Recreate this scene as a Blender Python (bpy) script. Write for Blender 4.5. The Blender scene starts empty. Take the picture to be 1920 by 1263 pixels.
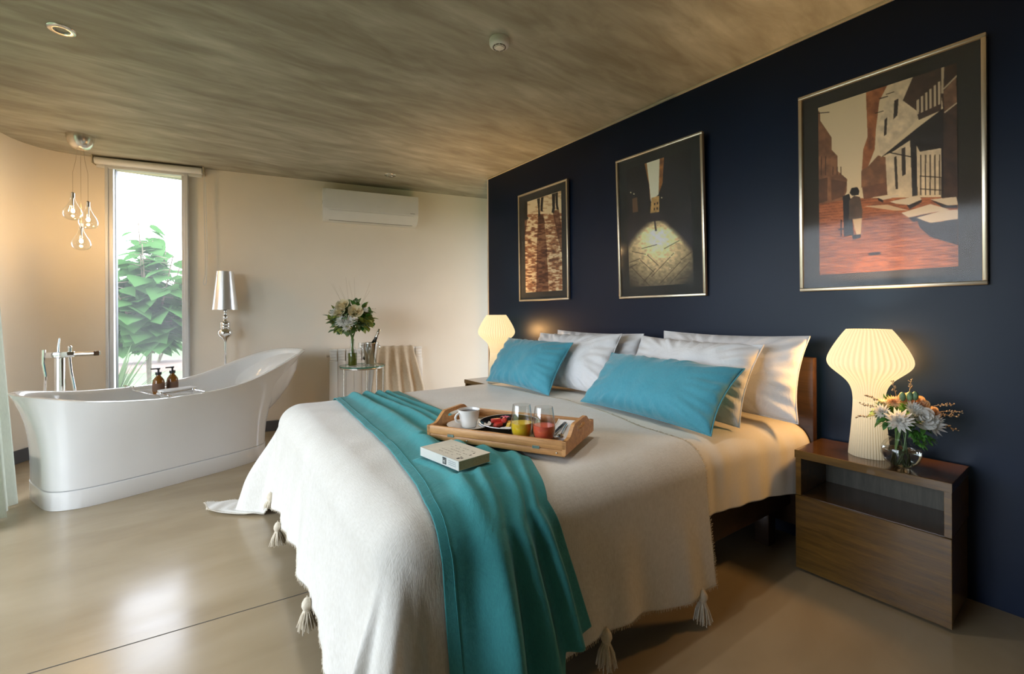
import bpy, bmesh, math, random
import numpy as np
from mathutils import Vector, Matrix, noise

random.seed(7)
np.random.seed(7)
SC = bpy.context.scene
COL = SC.collection
PI = math.pi

# ------------------------------------------------------------------ camera, daylight, exposure
cam_data = bpy.data.cameras.new('camera')
cam = bpy.data.objects.new('camera', cam_data)
COL.objects.link(cam)
SC.camera = cam
cam_data.sensor_width = 36.0
cam_data.lens = 36.0 * 840.0 / 1920.0
cam_data.shift_y = -(631.5 - 588.0) / 1920.0
cam_data.clip_start = 0.05
YAW = math.atan2(620.0, 840.0)
cam.matrix_world = (Matrix.Translation((0, 0, 1.18)) @ Matrix.Rotation(-YAW, 4, 'Z') @
                    Matrix.Rotation(PI / 2, 4, 'X') @ Matrix.Rotation(math.radians(-0.3), 4, 'Z'))

world = bpy.data.worlds.new('overcast_sky')
SC.world = world
world.use_nodes = True
wn = world.node_tree
bg = wn.nodes['Background']
bg.inputs['Color'].default_value = (0.87, 0.94, 1.07, 1)
bg.inputs['Strength'].default_value = 5.6

SC.view_settings.view_transform = 'Standard'
SC.view_settings.look = 'None'
SC.view_settings.exposure = 0.82
SC.view_settings.gamma = 1.0
SC.view_settings.use_curve_mapping = False
SC.cycles.use_denoising = True
SC.cycles.max_bounces = 10
SC.cycles.diffuse_bounces = 5
SC.cycles.transparent_max_bounces = 16
SC.cycles.caustics_reflective = False
SC.cycles.caustics_refractive = False
SC.cycles.sample_clamp_indirect = 6.0


def portal(name, loc, rot, sx, sy):
    l = bpy.data.lights.new(name, 'AREA')
    l.shape = 'RECTANGLE'
    l.size = sx
    l.size_y = sy
    l.cycles.is_portal = True
    o = bpy.data.objects.new(name, l)
    o.location = loc
    o.rotation_euler = rot
    COL.objects.link(o)
    return o


# daylight through the glazed left side and the narrow window
portal('glazing_daylight', (-2.21, 2.33, 1.2), (0, -PI / 2, 0), 2.36, 3.74)
portal('hall_fill_daylight', (3.98, 3.5, 1.3), (0, PI / 2, 0), 2.2, 1.5)  # for the added hall window, out of view
portal('window_daylight', (-0.25, 5.40, 1.43), (-PI / 2, 0, math.radians(-12.4)), 0.6, 2.2)


def lamp_light(name, loc, watts, color, radius):
    l = bpy.data.lights.new(name, 'POINT')
    l.energy = watts
    l.color = color
    l.shadow_soft_size = radius
    o = bpy.data.objects.new(name, l)
    o.location = loc
    COL.objects.link(o)
    return o


# ------------------------------------------------------------------ helpers
def S2L(c):
    return tuple((x / 255.0 / 12.92) if x / 255.0 <= 0.04045 else ((x / 255.0 + 0.055) / 1.055) ** 2.4 for x in c)


class G:
    """collects vertices and faces of one mesh"""

    def __init__(s):
        s.v = []
        s.f = []

    def add(s, vs, fs):
        n = len(s.v)
        s.v.extend([tuple(map(float, p)) for p in vs])
        s.f.extend([tuple(i + n for i in f) for f in fs])
        return s

    def box(s, x0, x1, y0, y1, z0, z1, bev=0.0, seg=2):
        vs = [(x, y, z) for z in (z0, z1) for y in (y0, y1) for x in (x0, x1)]
        fs = [(0, 2, 3, 1), (4, 5, 7, 6), (0, 1, 5, 4), (2, 6, 7, 3), (0, 4, 6, 2), (1, 3, 7, 5)]
        if bev <= 0:
            return s.add(vs, fs)
        bm = bmesh.new()
        bv = [bm.verts.new(p) for p in vs]
        for f in fs:
            bm.faces.new([bv[i] for i in f])
        bmesh.ops.bevel(bm, geom=bm.edges[:], offset=bev, segments=seg, profile=0.5, affect='EDGES')
        bm.verts.index_update()
        s.add([v.co[:] for v in bm.verts], [[v.index for v in f.verts] for f in bm.faces])
        bm.free()
        return s

    def lathe(s, prof, n=32, c=(0, 0, 0), cap0=True, cap1=True, rib=None):
        vs, fs = [], []
        m = len(prof)
        for r, z in prof:
            for k in range(n):
                t = 2 * PI * k / n
                rr = r if rib is None else r * (1 + rib[1] * math.cos(rib[0] * t))
                vs.append((c[0] + rr * math.cos(t), c[1] + rr * math.sin(t), c[2] + z))
        for i in range(m - 1):
            for k in range(n):
                k2 = (k + 1) % n
                fs.append((i * n + k, i * n + k2, (i + 1) * n + k2, (i + 1) * n + k))
        if cap0:
            fs.append(tuple(range(n - 1, -1, -1)))
        if cap1:
            fs.append(tuple(range((m - 1) * n, m * n)))
        return s.add(vs, fs)

    def tube(s, pts, r, n=8, cap=True):
        pts = [Vector(p) for p in pts]
        rs = r if isinstance(r, (list, tuple)) else [r] * len(pts)
        vs, fs = [], []
        up = None
        for i, p in enumerate(pts):
            d = (pts[min(i + 1, len(pts) - 1)] - pts[max(i - 1, 0)]).normalized()
            if up is None:
                up = Vector((0, 0, 1)) if abs(d.z) < 0.9 else Vector((1, 0, 0))
            x = up - d * up.dot(d)
            if x.length < 1e-6:
                x = d.orthogonal()
            x.normalize()
            up = x
            y = d.cross(x)
            for k in range(n):
                t = 2 * PI * k / n
                vs.append(p + x * (rs[i] * math.cos(t)) + y * (rs[i] * math.sin(t)))
        for i in range(len(pts) - 1):
            for k in range(n):
                k2 = (k + 1) % n
                fs.append((i * n + k, i * n + k2, (i + 1) * n + k2, (i + 1) * n + k))
        if cap:
            fs.append(tuple(range(n - 1, -1, -1)))
            fs.append(tuple(range((len(pts) - 1) * n, len(pts) * n)))
        return s.add(vs, fs)

    def grid(s, P, closed=False):
        """P: array (nu, nv, 3)"""
        nu, nv = P.shape[:2]
        vs = P.reshape(-1, 3)
        fs = []
        for i in range(nu - 1):
            for j in range(nv if closed else nv - 1):
                j2 = (j + 1) % nv
                fs.append((i * nv + j, (i + 1) * nv + j, (i + 1) * nv + j2, i * nv + j2))
        return s.add(vs, fs)

    def sphere(s, c, r, n=12, m=8, sc=(1, 1, 1)):
        vs = [(c[0], c[1], c[2] - r * sc[2])]
        for i in range(1, m):
            a = -PI / 2 + PI * i / m
            for k in range(n):
                t = 2 * PI * k / n
                vs.append((c[0] + r * sc[0] * math.cos(a) * math.cos(t), c[1] + r * sc[1] * math.cos(a) * math.sin(t), c[2] + r * sc[2] * math.sin(a)))
        vs.append((c[0], c[1], c[2] + r * sc[2]))
        fs = []
        for k in range(n):
            fs.append((0, 1 + (k + 1) % n, 1 + k))
            fs.append((len(vs) - 1, 1 + (m - 2) * n + k, 1 + (m - 2) * n + (k + 1) % n))
        for i in range(m - 2):
            for k in range(n):
                k2 = (k + 1) % n
                fs.append((1 + i * n + k, 1 + i * n + k2, 1 + (i + 1) * n + k2, 1 + (i + 1) * n + k))
        return s.add(vs, fs)

    def prism(s, poly, axis, a0, a1):
        """poly of 2D points extruded along axis ('x','y','z')"""
        def mk(p, a):
            return {'x': (a, p[0], p[1]), 'y': (p[0], a, p[1]), 'z': (p[0], p[1], a)}[axis]
        n = len(poly)
        vs = [mk(p, a0) for p in poly] + [mk(p, a1) for p in poly]
        fs = [tuple(range(n)), tuple(range(2 * n - 1, n - 1, -1))]
        for i in range(n):
            j = (i + 1) % n
            fs.append((i, i + n, j + n, j))
        return s.add(vs, fs)

    def leaf(s, base, d, up, L, W, bend=0.3, seg=4, tip=True):
        d = Vector(d).normalized()
        up = Vector(up)
        up = (up - d * up.dot(d))
        if up.length < 1e-5:
            up = d.orthogonal()
        up.normalize()
        side = d.cross(up)
        base = Vector(base)
        vs, fs = [], []
        for i in range(seg + 1):
            t = i / seg
            w = W * 0.5 * (math.sin(PI * min(1, 0.12 + 0.88 * t) ** 0.8) if tip else 1.0)
            if i == seg and tip:
                w = W * 0.02
            p = base + d * (L * t) - up * (bend * L * t * t)
            lift = up * (0.12 * w)
            vs += [p - side * w + lift, p, p + side * w + lift]
        for i in range(seg):
            a = i * 3
            fs += [(a, a + 1, a + 4, a + 3), (a + 1, a + 2, a + 5, a + 4)]
        return s.add(vs, fs)

    def xf(s, M):
        s.v = [tuple(M @ Vector(p)) for p in s.v]
        return s

    def obj(s, name, mat, parent=None, smooth=35, loc=None, rz=0.0, fix=False):
        me = bpy.data.meshes.new(name)
        me.from_pydata(s.v, [], s.f)
        me.update()
        if fix:
            bm = bmesh.new()
            bm.from_mesh(me)
            bmesh.ops.remove_doubles(bm, verts=bm.verts[:], dist=1e-5)
            bmesh.ops.recalc_face_normals(bm, faces=bm.faces[:])
            bm.to_mesh(me)
            bm.free()
        if smooth:
            me.polygons.foreach_set('use_smooth', [True] * len(me.polygons))
            if smooth < 180:
                me.set_sharp_from_angle(angle=math.radians(smooth))
        me.materials.append(mat)
        o = bpy.data.objects.new(name, me)
        COL.objects.link(o)
        if parent is not None:
            o.parent = parent
        if loc is not None:
            o.location = loc
        o.rotation_euler = (0, 0, rz)
        return o


def tag(o, label, cat, group=None, kind=None):
    o['label'] = label
    o['category'] = cat
    if group:
        o['group'] = group
    if kind:
        o['kind'] = kind
    return o


def thing(name, label, cat, loc=(0, 0, 0), rz=0.0, group=None):
    o = bpy.data.objects.new(name, None)
    o.empty_display_size = 0.05
    COL.objects.link(o)
    o.location = loc
    o.rotation_euler = (0, 0, rz)
    return tag(o, label, cat, group)


def struct(o):
    o['kind'] = 'structure'
    return o


def copy_tree(src, label, loc, rz=None, scale=None):
    def rec(o, par):
        c = o.copy()
        COL.objects.link(c)
        if par is not None:
            c.parent = par
        for ch in [x for x in COL.objects if x.parent == o]:
            rec(ch, c)
        return c
    r = rec(src, None)
    r['label'] = label
    r.location = loc
    if rz is not None:
        r.rotation_euler = (0, 0, rz)
    if scale is not None:
        r.scale = (scale,) * 3
    return r


# ------------------------------------------------------------------ materials
class N:
    def __init__(s, name):
        s.m = bpy.data.materials.new(name)
        s.m.use_nodes = True
        s.t = s.m.node_tree
        s.p = s.t.nodes['Principled BSDF']
        s.out = s.t.nodes['Material Output']
        s._c = None

    def n(s, typ, **kw):
        o = s.t.nodes.new(typ)
        for k, v in kw.items():
            setattr(o, k, v)
        return o

    def l(s, a, b):
        s.t.links.new(a, b)

    def coord(s, scale=(1, 1, 1), rot=(0, 0, 0), kind='Object'):
        tc = s.n('ShaderNodeTexCoord')
        mp = s.n('ShaderNodeMapping')
        mp.inputs['Scale'].default_value = scale
        mp.inputs['Rotation'].default_value = rot
        s.l(tc.outputs[kind], mp.inputs['Vector'])
        return mp.outputs['Vector']

    def noise(s, vec, scale, detail=4, rough=0.55, dist=0.0):
        o = s.n('ShaderNodeTexNoise')
        s.l(vec, o.inputs['Vector'])
        o.inputs['Scale'].default_value = scale
        o.inputs['Detail'].default_value = detail
        o.inputs['Roughness'].default_value = rough
        o.inputs['Distortion'].default_value = dist
        return o.outputs['Fac']

    def ramp(s, fac, stops):
        r = s.n('ShaderNodeValToRGB')
        e = r.color_ramp.elements
        while len(e) < len(stops):
            e.new(0.5)
        for i, (p, c) in enumerate(stops):
            e[i].position = p
            e[i].color = (*c, 1) if len(c) == 3 else c
        s.l(fac, r.inputs['Fac'])
        return r.outputs['Color']

    def mix(s, fac, a, b, mode='MIX'):
        m = s.n('ShaderNodeMix', data_type='RGBA', blend_type=mode)
        if isinstance(fac, (int, float)):
            m.inputs[0].default_value = fac
        else:
            s.l(fac, m.inputs[0])
        for sock, val in ((m.inputs[6], a), (m.inputs[7], b)):
            if isinstance(val, tuple):
                sock.default_value = (*val, 1)
            else:
                s.l(val, sock)
        return m.outputs[2]

    def math(s, op, a, b=0.0):
        m = s.n('ShaderNodeMath', operation=op)
        for sock, val in ((m.inputs[0], a), (m.inputs[1], b)):
            if isinstance(val, (int, float)):
                sock.default_value = val
            else:
                s.l(val, sock)
        return m.outputs[0]

    def bump(s, h, strength=0.3, dist=0.01):
        b = s.n('ShaderNodeBump')
        b.inputs['Strength'].default_value = strength
        b.inputs['Distance'].default_value = dist
        s.l(h, b.inputs['Height'])
        s.l(b.outputs['Normal'], s.p.inputs['Normal'])
        return s

    def set(s, **kw):
        for k, v in kw.items():
            k = {'color': 'Base Color', 'rough': 'Roughness', 'metal': 'Metallic', 'coat': 'Coat Weight', 'sheen': 'Sheen Weight', 'spec': 'Specular IOR Level', 'sss': 'Subsurface Weight', 'trans': 'Transmission Weight', 'ior': 'IOR', 'alpha': 'Alpha'}.get(k, k)
            sock = s.p.inputs[k]
            if isinstance(v, tuple) and len(v) == 3:
                v = (*v, 1)
            if hasattr(v, 'links') or isinstance(v, bpy.types.NodeSocket):
                s.l(v, sock)
            else:
                sock.default_value = v
        return s


def plain(name, color, rough=0.5, metal=0.0, var=0.06, vscale=6.0, bump=0.0, bscale=60.0, **kw):
    m = N(name)
    vec = m.coord()
    f = m.noise(vec, vscale, 3)
    c2 = tuple(max(0, x * (1 - var)) for x in color)
    c1 = tuple(min(1, x * (1 + var)) for x in color)
    m.set(color=m.ramp(f, [(0.3, c2), (0.7, c1)]), rough=rough, metal=metal, **kw)
    if bump:
        m.bump(m.noise(vec, bscale, 3), bump, 0.004)
    return m.m


def thin_glass(name, tint=(1, 1, 1), rough=0.02, base=0.04, ior=1.45, gain=1.0):
    m = N(name)
    m.t.nodes.remove(m.p)
    tr = m.n('ShaderNodeBsdfTransparent')
    tr.inputs['Color'].default_value = (*tint, 1)
    gl = m.n('ShaderNodeBsdfGlossy')
    gl.inputs['Roughness'].default_value = rough
    fr = m.n('ShaderNodeFresnel')
    geo = m.n('ShaderNodeNewGeometry')      # the same mirror strength on both faces of a thin wall
    m.l(m.math('ADD', ior, m.math('MULTIPLY', geo.outputs['Backfacing'], 1.0 / ior - ior)), fr.inputs['IOR'])
    mx = m.n('ShaderNodeMixShader')
    m.l(m.math('MULTIPLY', m.math('ADD', fr.outputs[0], base - 0.04), gain), mx.inputs[0])
    m.l(tr.outputs[0], mx.inputs[1])
    m.l(gl.outputs[0], mx.inputs[2])
    m.l(mx.outputs[0], m.out.inputs['Surface'])
    return m.m


def wood(name, c1, c2, rough=0.35, axis='x', scale=1.0, coat=0.0, spec=0.5):
    m = N(name)
    st = {'x': (1.2, 14, 14), 'y': (14, 1.2, 14), 'z': (14, 14, 1.2)}[axis]
    vec = m.coord(tuple(k * scale for k in st))
    f = m.noise(vec, 3.0, 6, 0.62, 0.6)
    g = m.noise(m.coord(tuple(k * scale * 5 for k in st)), 4.0, 3, 0.6)
    col = m.ramp(m.math('ADD', m.math('MULTIPLY', f, 0.75), m.math('MULTIPLY', g, 0.25)), [(0.30, c1), (0.68, c2)])
    m.set(color=col, rough=rough, coat=coat, spec=spec)
    m.bump(g, 0.12, 0.002)
    return m.m


def fabric(name, color, dark, weave=420.0, rough=0.9, sheen=0.3, bump=0.25, wr=0.0, var=5.0):
    m = N(name)
    va = m.coord((weave, weave * 0.16, weave * 0.16))
    vb = m.coord((weave * 0.16, weave, weave * 0.16))
    a = m.noise(va, 1.0, 2)
    b = m.noise(vb, 1.0, 2)
    w = m.math('MULTIPLY', m.math('ADD', a, b), 0.5)
    big = m.noise(m.coord(), var, 4)
    col = m.ramp(m.math('ADD', m.math('MULTIPLY', w, 0.65), m.math('MULTIPLY', big, 0.35)), [(0.33, dark), (0.62, color)])
    m.set(color=col, rough=rough, sheen=sheen)
    h = w
    if wr:
        h = m.math('ADD', m.math('MULTIPLY', w, 0.12), m.math('MULTIPLY', m.noise(m.coord((1, 1, 1)), wr, 5, 0.55, 0.8), 1.0))
    m.bump(h, bump, 0.006 if not wr else 0.03)
    return m.m


M = {}
M['wall'] = plain('beige_paint', (0.87, 0.79, 0.675), 0.75, var=0.03, vscale=1.4, bump=0.06, bscale=90)
M['taupe'] = plain('taupe_paint', (0.42, 0.38, 0.31), 0.75)
M['white_paint'] = plain('white_paint', (0.75, 0.72, 0.66), 0.7, var=0.03)
M['navy'] = plain('navy_paint', (0.0022, 0.0090, 0.029), 0.38, var=0.10, vscale=2.0, bump=0.04, bscale=120, spec=0.22)
M['cream_trim'] = plain('cream_trim', (0.55, 0.49, 0.38), 0.6)
M['grey_base'] = plain('grey_skirting', (0.10, 0.10, 0.105), 0.5)
M['alu'] = plain('satin_aluminium', (0.66, 0.67, 0.68), 0.42, 0.2, var=0.03)
M['unit_white'] = plain('air_unit_plastic', (0.78, 0.79, 0.79), 0.4, var=0.02)
M['chrome'] = plain('chrome', (0.86, 0.86, 0.87), 0.06, 1.0, var=0.01)
M['satin'] = plain('satin_nickel', (0.72, 0.68, 0.62), 0.24, 1.0, var=0.03)
M['silver_shade'] = plain('silver_foil', (0.86, 0.85, 0.84), 0.32, 0.85, var=0.02)
M['frame_metal'] = plain('champagne_metal', (0.62, 0.55, 0.43), 0.30, 0.85, var=0.05)
M['acrylic'] = plain('white_acrylic', (0.82, 0.82, 0.81), 0.12, var=0.01, coat=0.4)
M['white_plastic'] = plain('white_plastic', (0.72, 0.72, 0.70), 0.35, var=0.02)
M['grey_plastic'] = plain('grey_plastic', (0.30, 0.30, 0.30), 0.4)
M['black'] = plain('black_plastic', (0.012, 0.012, 0.013), 0.4)
M['porcelain'] = plain('white_porcelain', (0.82, 0.81, 0.78), 0.12, var=0.01)
M['glass'] = thin_glass('clear_glass', (0.97, 0.98, 0.98), 0.02, 0.05, 1.45, 1.5)
M['pane'] = thin_glass('window_glass', (0.97, 0.985, 0.98))


def haze_veil_pane():  # milky veil put into the glass for the overexposed haze outside
    m = N('haze_veil_window_glass')
    m.t.nodes.remove(m.p)
    tr = m.n('ShaderNodeBsdfTransparent')
    tl = m.n('ShaderNodeBsdfTranslucent')
    tl.inputs['Color'].default_value = (.95, .97, .97, 1)
    mx = m.n('ShaderNodeMixShader')
    f = m.noise(m.coord((3, 3, 3)), 2.0, 4)
    m.l(m.math('ADD', m.math('MULTIPLY', f, .02), .018), mx.inputs[0])
    m.l(tr.outputs[0], mx.inputs[1])
    m.l(tl.outputs[0], mx.inputs[2])
    m.l(mx.outputs[0], m.out.inputs['Surface'])
    return m.m


M['haze_veil_pane'] = haze_veil_pane()
M['picture_glass'] = thin_glass('picture_glass', (0.98, 0.98, 0.98), 0.08, 0.04, 1.45, 0.30)
M['mat'] = plain('dark_mat_board', (0.030, 0.031, 0.030), 0.8, var=0.05)
M['dark_wood'] = wood('walnut_veneer', (0.042, 0.019, 0.002), (0.175, 0.090, 0.014), 0.28, 'y', 1.0, 0.25)
M['dark_wood_top'] = wood('walnut_top', (0.038, 0.017, 0.005), (0.098, 0.047, 0.015), 0.20, 'y', 1.0, 0.5)
M['bed_wood'] = wood('bed_walnut', (0.020, 0.009, 0.004), (0.055, 0.025, 0.010), 0.4, 'y', 1.0)
M['grey_wood'] = wood('grey_back_panel', (0.045, 0.042, 0.032), (0.11, 0.10, 0.075), 0.5, 'z', 1.0)
M['tray_wood'] = wood('acacia', (0.36, 0.15, 0.045), (0.72, 0.38, 0.14), 0.42, 'x', 1.6)
M['tray_weave'] = fabric('woven_bamboo', (0.30, 0.21, 0.10), (0.10, 0.07, 0.03), 120, 0.7, 0.0, 0.6)
M['bedspread'] = fabric('cream_linen', (0.71, 0.69, 0.64), (0.57, 0.545, 0.485), 330, 0.92, 0.35, 0.35)
M['sheet'] = fabric('ivory_sateen', (0.80, 0.75, 0.66), (0.74, 0.69, 0.60), 600, 0.7, 0.2, 0.12)
M['pillow_white'] = fabric('white_cotton', (0.80, 0.80, 0.81), (0.74, 0.74, 0.76), 700, 0.85, 0.2, 0.45, wr=7.0)
M['teal'] = fabric('teal_velvet_runner', (0.045, 0.30, 0.315), (0.028, 0.215, 0.235), 500, 0.85, 0.10, 0.25, wr=9.0)
M['teal_cushion'] = fabric('turquoise_velvet', (0.055, 0.33, 0.43), (0.035, 0.24, 0.33), 600, 0.75, 0.5, 0.3, wr=8.0)
M['tassel'] = fabric('cotton_tassel', (0.72, 0.65, 0.52), (0.50, 0.43, 0.32), 300, 0.95, 0.2, 0.4)
M['throw'] = fabric('beige_wool', (0.66, 0.55, 0.40), (0.50, 0.40, 0.27), 300, 0.95, 0.4, 0.4)
M['towel'] = fabric('white_terry', (0.84, 0.84, 0.84), (0.74, 0.74, 0.74), 300, 0.95, 0.4, 0.5)
M['radiator'] = plain('radiator_enamel', (0.87, 0.85, 0.80), 0.35, var=0.02)
M['paper'] = plain('book_cover', (0.66, 0.62, 0.52), 0.6, var=0.10, vscale=18)
M['pages'] = fabric('book_pages', (0.62, 0.50, 0.32), (0.45, 0.35, 0.21), 900, 0.9, 0.0, 0.2)
M['green_leaf'] = plain('dark_green_leaf', (0.065, 0.20, 0.03), 0.5, var=0.5, vscale=30)
M['sage_leaf'] = plain('sage_leaf', (0.15, 0.25, 0.13), 0.55, var=0.4, vscale=30)
M['lime_leaf'] = plain('lime_leaf', (0.26, 0.31, 0.06), 0.55, var=0.35, vscale=30)
M['sprig'] = plain('dry_sprig', (0.42, 0.30, 0.18), 0.8, var=0.2, vscale=40)
M['twig'] = plain('pale_twig', (0.55, 0.46, 0.34), 0.8)
M['stem'] = plain('green_stem', (0.10, 0.19, 0.05), 0.5, var=0.3, vscale=40)


def ceiling_mat():
    m = N('brushed_concrete')
    rot = (0, 0, math.radians(9))
    a = m.noise(m.coord((0.95, 3.4, 1), rot), 1.7, 5, 0.55, 0.7)
    b = m.noise(m.coord((1.2, 4.5, 1), (0, 0, math.radians(18))), 2.4, 4, 0.55, 0.9)
    c = m.noise(m.coord((0.6, 0.9, 1)), 1.3, 3)
    mixf = m.math('ADD', m.math('MULTIPLY', a, 0.55), m.math('ADD', m.math('MULTIPLY', b, 0.30), m.math('MULTIPLY', c, 0.15)))
    col = m.ramp(mixf, [(0.35, (0.245, 0.218, 0.165)), (0.45, (0.31, 0.287, 0.224)), (0.54, (0.385, 0.367, 0.295)), (0.66, (0.51, 0.495, 0.415))])
    m.set(color=col, rough=0.62)
    m.bump(a, 0.10, 0.01)
    return m.m


def floor_mat():
    m = N('polished_cement')
    a = m.noise(m.coord((1, 1, 1)), 1.1, 5, 0.55, 0.8)
    b = m.noise(m.coord((0.7, 2.2, 1), (0, 0, 0.6)), 2.2, 4, 0.5, 0.4)
    f = m.math('ADD', m.math('MULTIPLY', a, 0.55), m.math('MULTIPLY', b, 0.45))
    col = m.ramp(f, [(0.30, (0.285, 0.215, 0.130)), (0.50, (0.36, 0.282, 0.178)), (0.70, (0.425, 0.34, 0.225))])
    m.set(color=col, rough=m.ramp(b, [(0.3, (0.17, 0.17, 0.17)), (0.7, (0.25, 0.25, 0.25))]), spec=0.42)
    m.bump(b, 0.05, 0.01)
    return m.m


M['ceiling'] = ceiling_mat()
M['floor'] = floor_mat()


def translucent(name, color, tl=0.5, tp=0.0):
    m = N(name)
    m.t.nodes.remove(m.p)
    d = m.n('ShaderNodeBsdfDiffuse')
    t = m.n('ShaderNodeBsdfTranslucent')
    tr = m.n('ShaderNodeBsdfTransparent')
    f = m.noise(m.coord((200, 200, 40)), 1.0, 2)
    col = m.ramp(f, [(0.3, tuple(x * 0.92 for x in color)), (0.7, color)])
    for n in (d, t):
        m.l(col, n.inputs['Color'])
    m1 = m.n('ShaderNodeMixShader')
    m1.inputs[0].default_value = tl
    m.l(d.outputs[0], m1.inputs[1])
    m.l(t.outputs[0], m1.inputs[2])
    m2 = m.n('ShaderNodeMixShader')
    m2.inputs[0].default_value = tp
    m.l(m1.outputs[0], m2.inputs[1])
    m.l(tr.outputs[0], m2.inputs[2])
    m.l(m2.outputs[0], m.out.inputs['Surface'])
    return m.m


M['curtain'] = translucent('sheer_curtain', (0.70, 0.72, 0.64), 0.5, 0.06)
M['bouquet_leaf'] = translucent('garden_leaf', (0.070, 0.165, 0.050), 0.45, 0.0)
for n_, c_ in (('white', (0.88, 0.88, 0.85)), ('cream', (0.88, 0.80, 0.57)), ('peach', (0.86, 0.60, 0.37))):
    M['petal_' + n_] = translucent(n_ + '_petal', c_, 0.38)

# ------------------------------------------------------------------ the setting
ZC = 2.6
B0 = np.array([0.256, 5.243])
BW = np.array([0.9765, -0.2153])
BN = np.array([-0.2153, -0.9765])
BROT = math.atan2(BW[1], BW[0])


def back(s, d):
    p = B0 + s * BW + d * BN
    return float(p[0]), float(p[1])


struct(G().box(-2.5, 4.2, -2.8, 5.75, -0.2, 0.0).obj('floor', M['floor'], smooth=0))
struct(G().box(-2.6, 4.2, -2.8, 5.85, ZC, ZC + 0.22).obj('ceiling', M['ceiling'], smooth=0))
struct(G().box(2.6, 2.76, -2.8, 3.93, 0, ZC).obj('wall_right', M['navy'], smooth=0))

WS0, WS1, WZ0, WZ1 = -0.807, -0.195, 0.30, 2.545
plan = [back(s, 0) for s in (3.9, 3.0, 2.0, 1.0, 0.3, WS1, -0.4, -0.6, WS0, -0.88)]
n_open = (5, 6, 7)
plan += [(-0.74, 5.450), (-0.86, 5.437), (-0.955, 5.395), (-1.03, 5.325), (-1.085, 5.23), (-1.12, 5.11), (-1.14, 4.95), (-1.15, 4.75), (-1.15, 4.3)]


def curved_wall():
    pl = np.array(plan)
    nrm = []
    for i in range(len(pl)):
        d = pl[min(i + 1, len(pl) - 1)] - pl[max(i - 1, 0)]
        d /= np.linalg.norm(d)
        nrm.append((d[1], -d[0]))
    nrm = np.array(nrm)
    if nrm[0][1] < 0:
        nrm = -nrm
    out = pl + 0.22 * nrm
    faces = {}

    def quad(*ps):
        k = frozenset(tuple(round(c, 5) for c in p) for p in ps)
        if k in faces:
            faces[k] = None
        else:
            faces[k] = ps

    def cell(i, z0, z1):
        a, b = pl[i], pl[i + 1]
        c, d = out[i + 1], out[i]
        bot = [(p[0], p[1], z0) for p in (a, b, c, d)]
        top = [(p[0], p[1], z1) for p in (a, b, c, d)]
        quad(*bot)
        quad(*top)
        for k in range(4):
            j = (k + 1) % 4
            quad(bot[k], bot[j], top[j], top[k])
    for i in range(len(pl) - 1):
        cell(i, 0.0, WZ0)
        if i not in n_open:
            cell(i, WZ0, WZ1)
        cell(i, WZ1, ZC)
    g = G()
    for q in faces.values():
        if q is not None:
            g.add(q, [(0, 1, 2, 3)])
    return g, nrm


g, wall_nrm = curved_wall()
struct(g.obj('wall_back', M['wall'], smooth=25, fix=True))

# dark skirting following the wall
pl = np.array(plan)
inn = pl - 0.004 * wall_nrm
fro = pl - 0.018 * wall_nrm
P = np.array([[(a[0], a[1], 0.001), (b[0], b[1], 0.001), (b[0], b[1], 0.105), (a[0], a[1], 0.105)] for a, b in zip(inn, fro)])
struct(G().grid(P, closed=True).obj('baseboard_back', M['grey_base'], smooth=30, fix=True))

# glazed left side, wall behind the camera, short hall behind the navy wall
g = G()
g.box(-2.42, -1.151, 4.2, 4.32, 0, ZC)
g.box(-2.42, -2.2, .46, 4.2, 2.38, ZC)
g.box(-2.42, -2.2, -2.8, .46, 0, ZC)
struct(g.obj('wall_left', M['taupe'], smooth=0))
struct(G().box(-2.2, 2.6, -2.8, -2.6, 0, ZC).obj('wall_front', M['taupe'], smooth=0))
g = G()
g.box(4.0, 4.2, 2.6, 2.75, 0, ZC)
g.box(4.0, 4.2, 4.25, 4.6, 0, ZC)
g.box(4.0, 4.2, 2.75, 4.25, 0, .2)
g.box(4.0, 4.2, 2.75, 4.25, 2.4, ZC)
g.box(2.76, 4.2, 2.4, 2.6, 0, ZC)
struct(g.obj('wall_hall', M['wall'], smooth=0))
struct(G().box(2.585, 2.6, -2.6, 3.93, ZC - 0.012, ZC - 0.001).obj('trim_1', M['cream_trim'], smooth=0))
struct(G().box(2.592, 2.765, 3.93, 3.942, 0, ZC - 0.001).obj('trim_2', M['white_paint'], smooth=0))
# control joint in the cement floor
g = G()
for x0, x1 in ((-2.15, 2.55),):
    ya, yb = 2.14 + (-0.39 - x0) * 0.103, 2.14 - (x1 + 0.39) * 0.103
    g.add([(x0, ya - 0.0022, 0.0006), (x1, yb - 0.0022, 0.0006), (x1, yb + 0.0022, 0.0006), (x0, ya + 0.0022, 0.0006)], [(0, 1, 2, 3)])
struct(g.obj('trim_3', plain('dark_joint', (0.06, 0.055, 0.05), 0.9), smooth=0))  # thin dark strip laid along the joint

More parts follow.
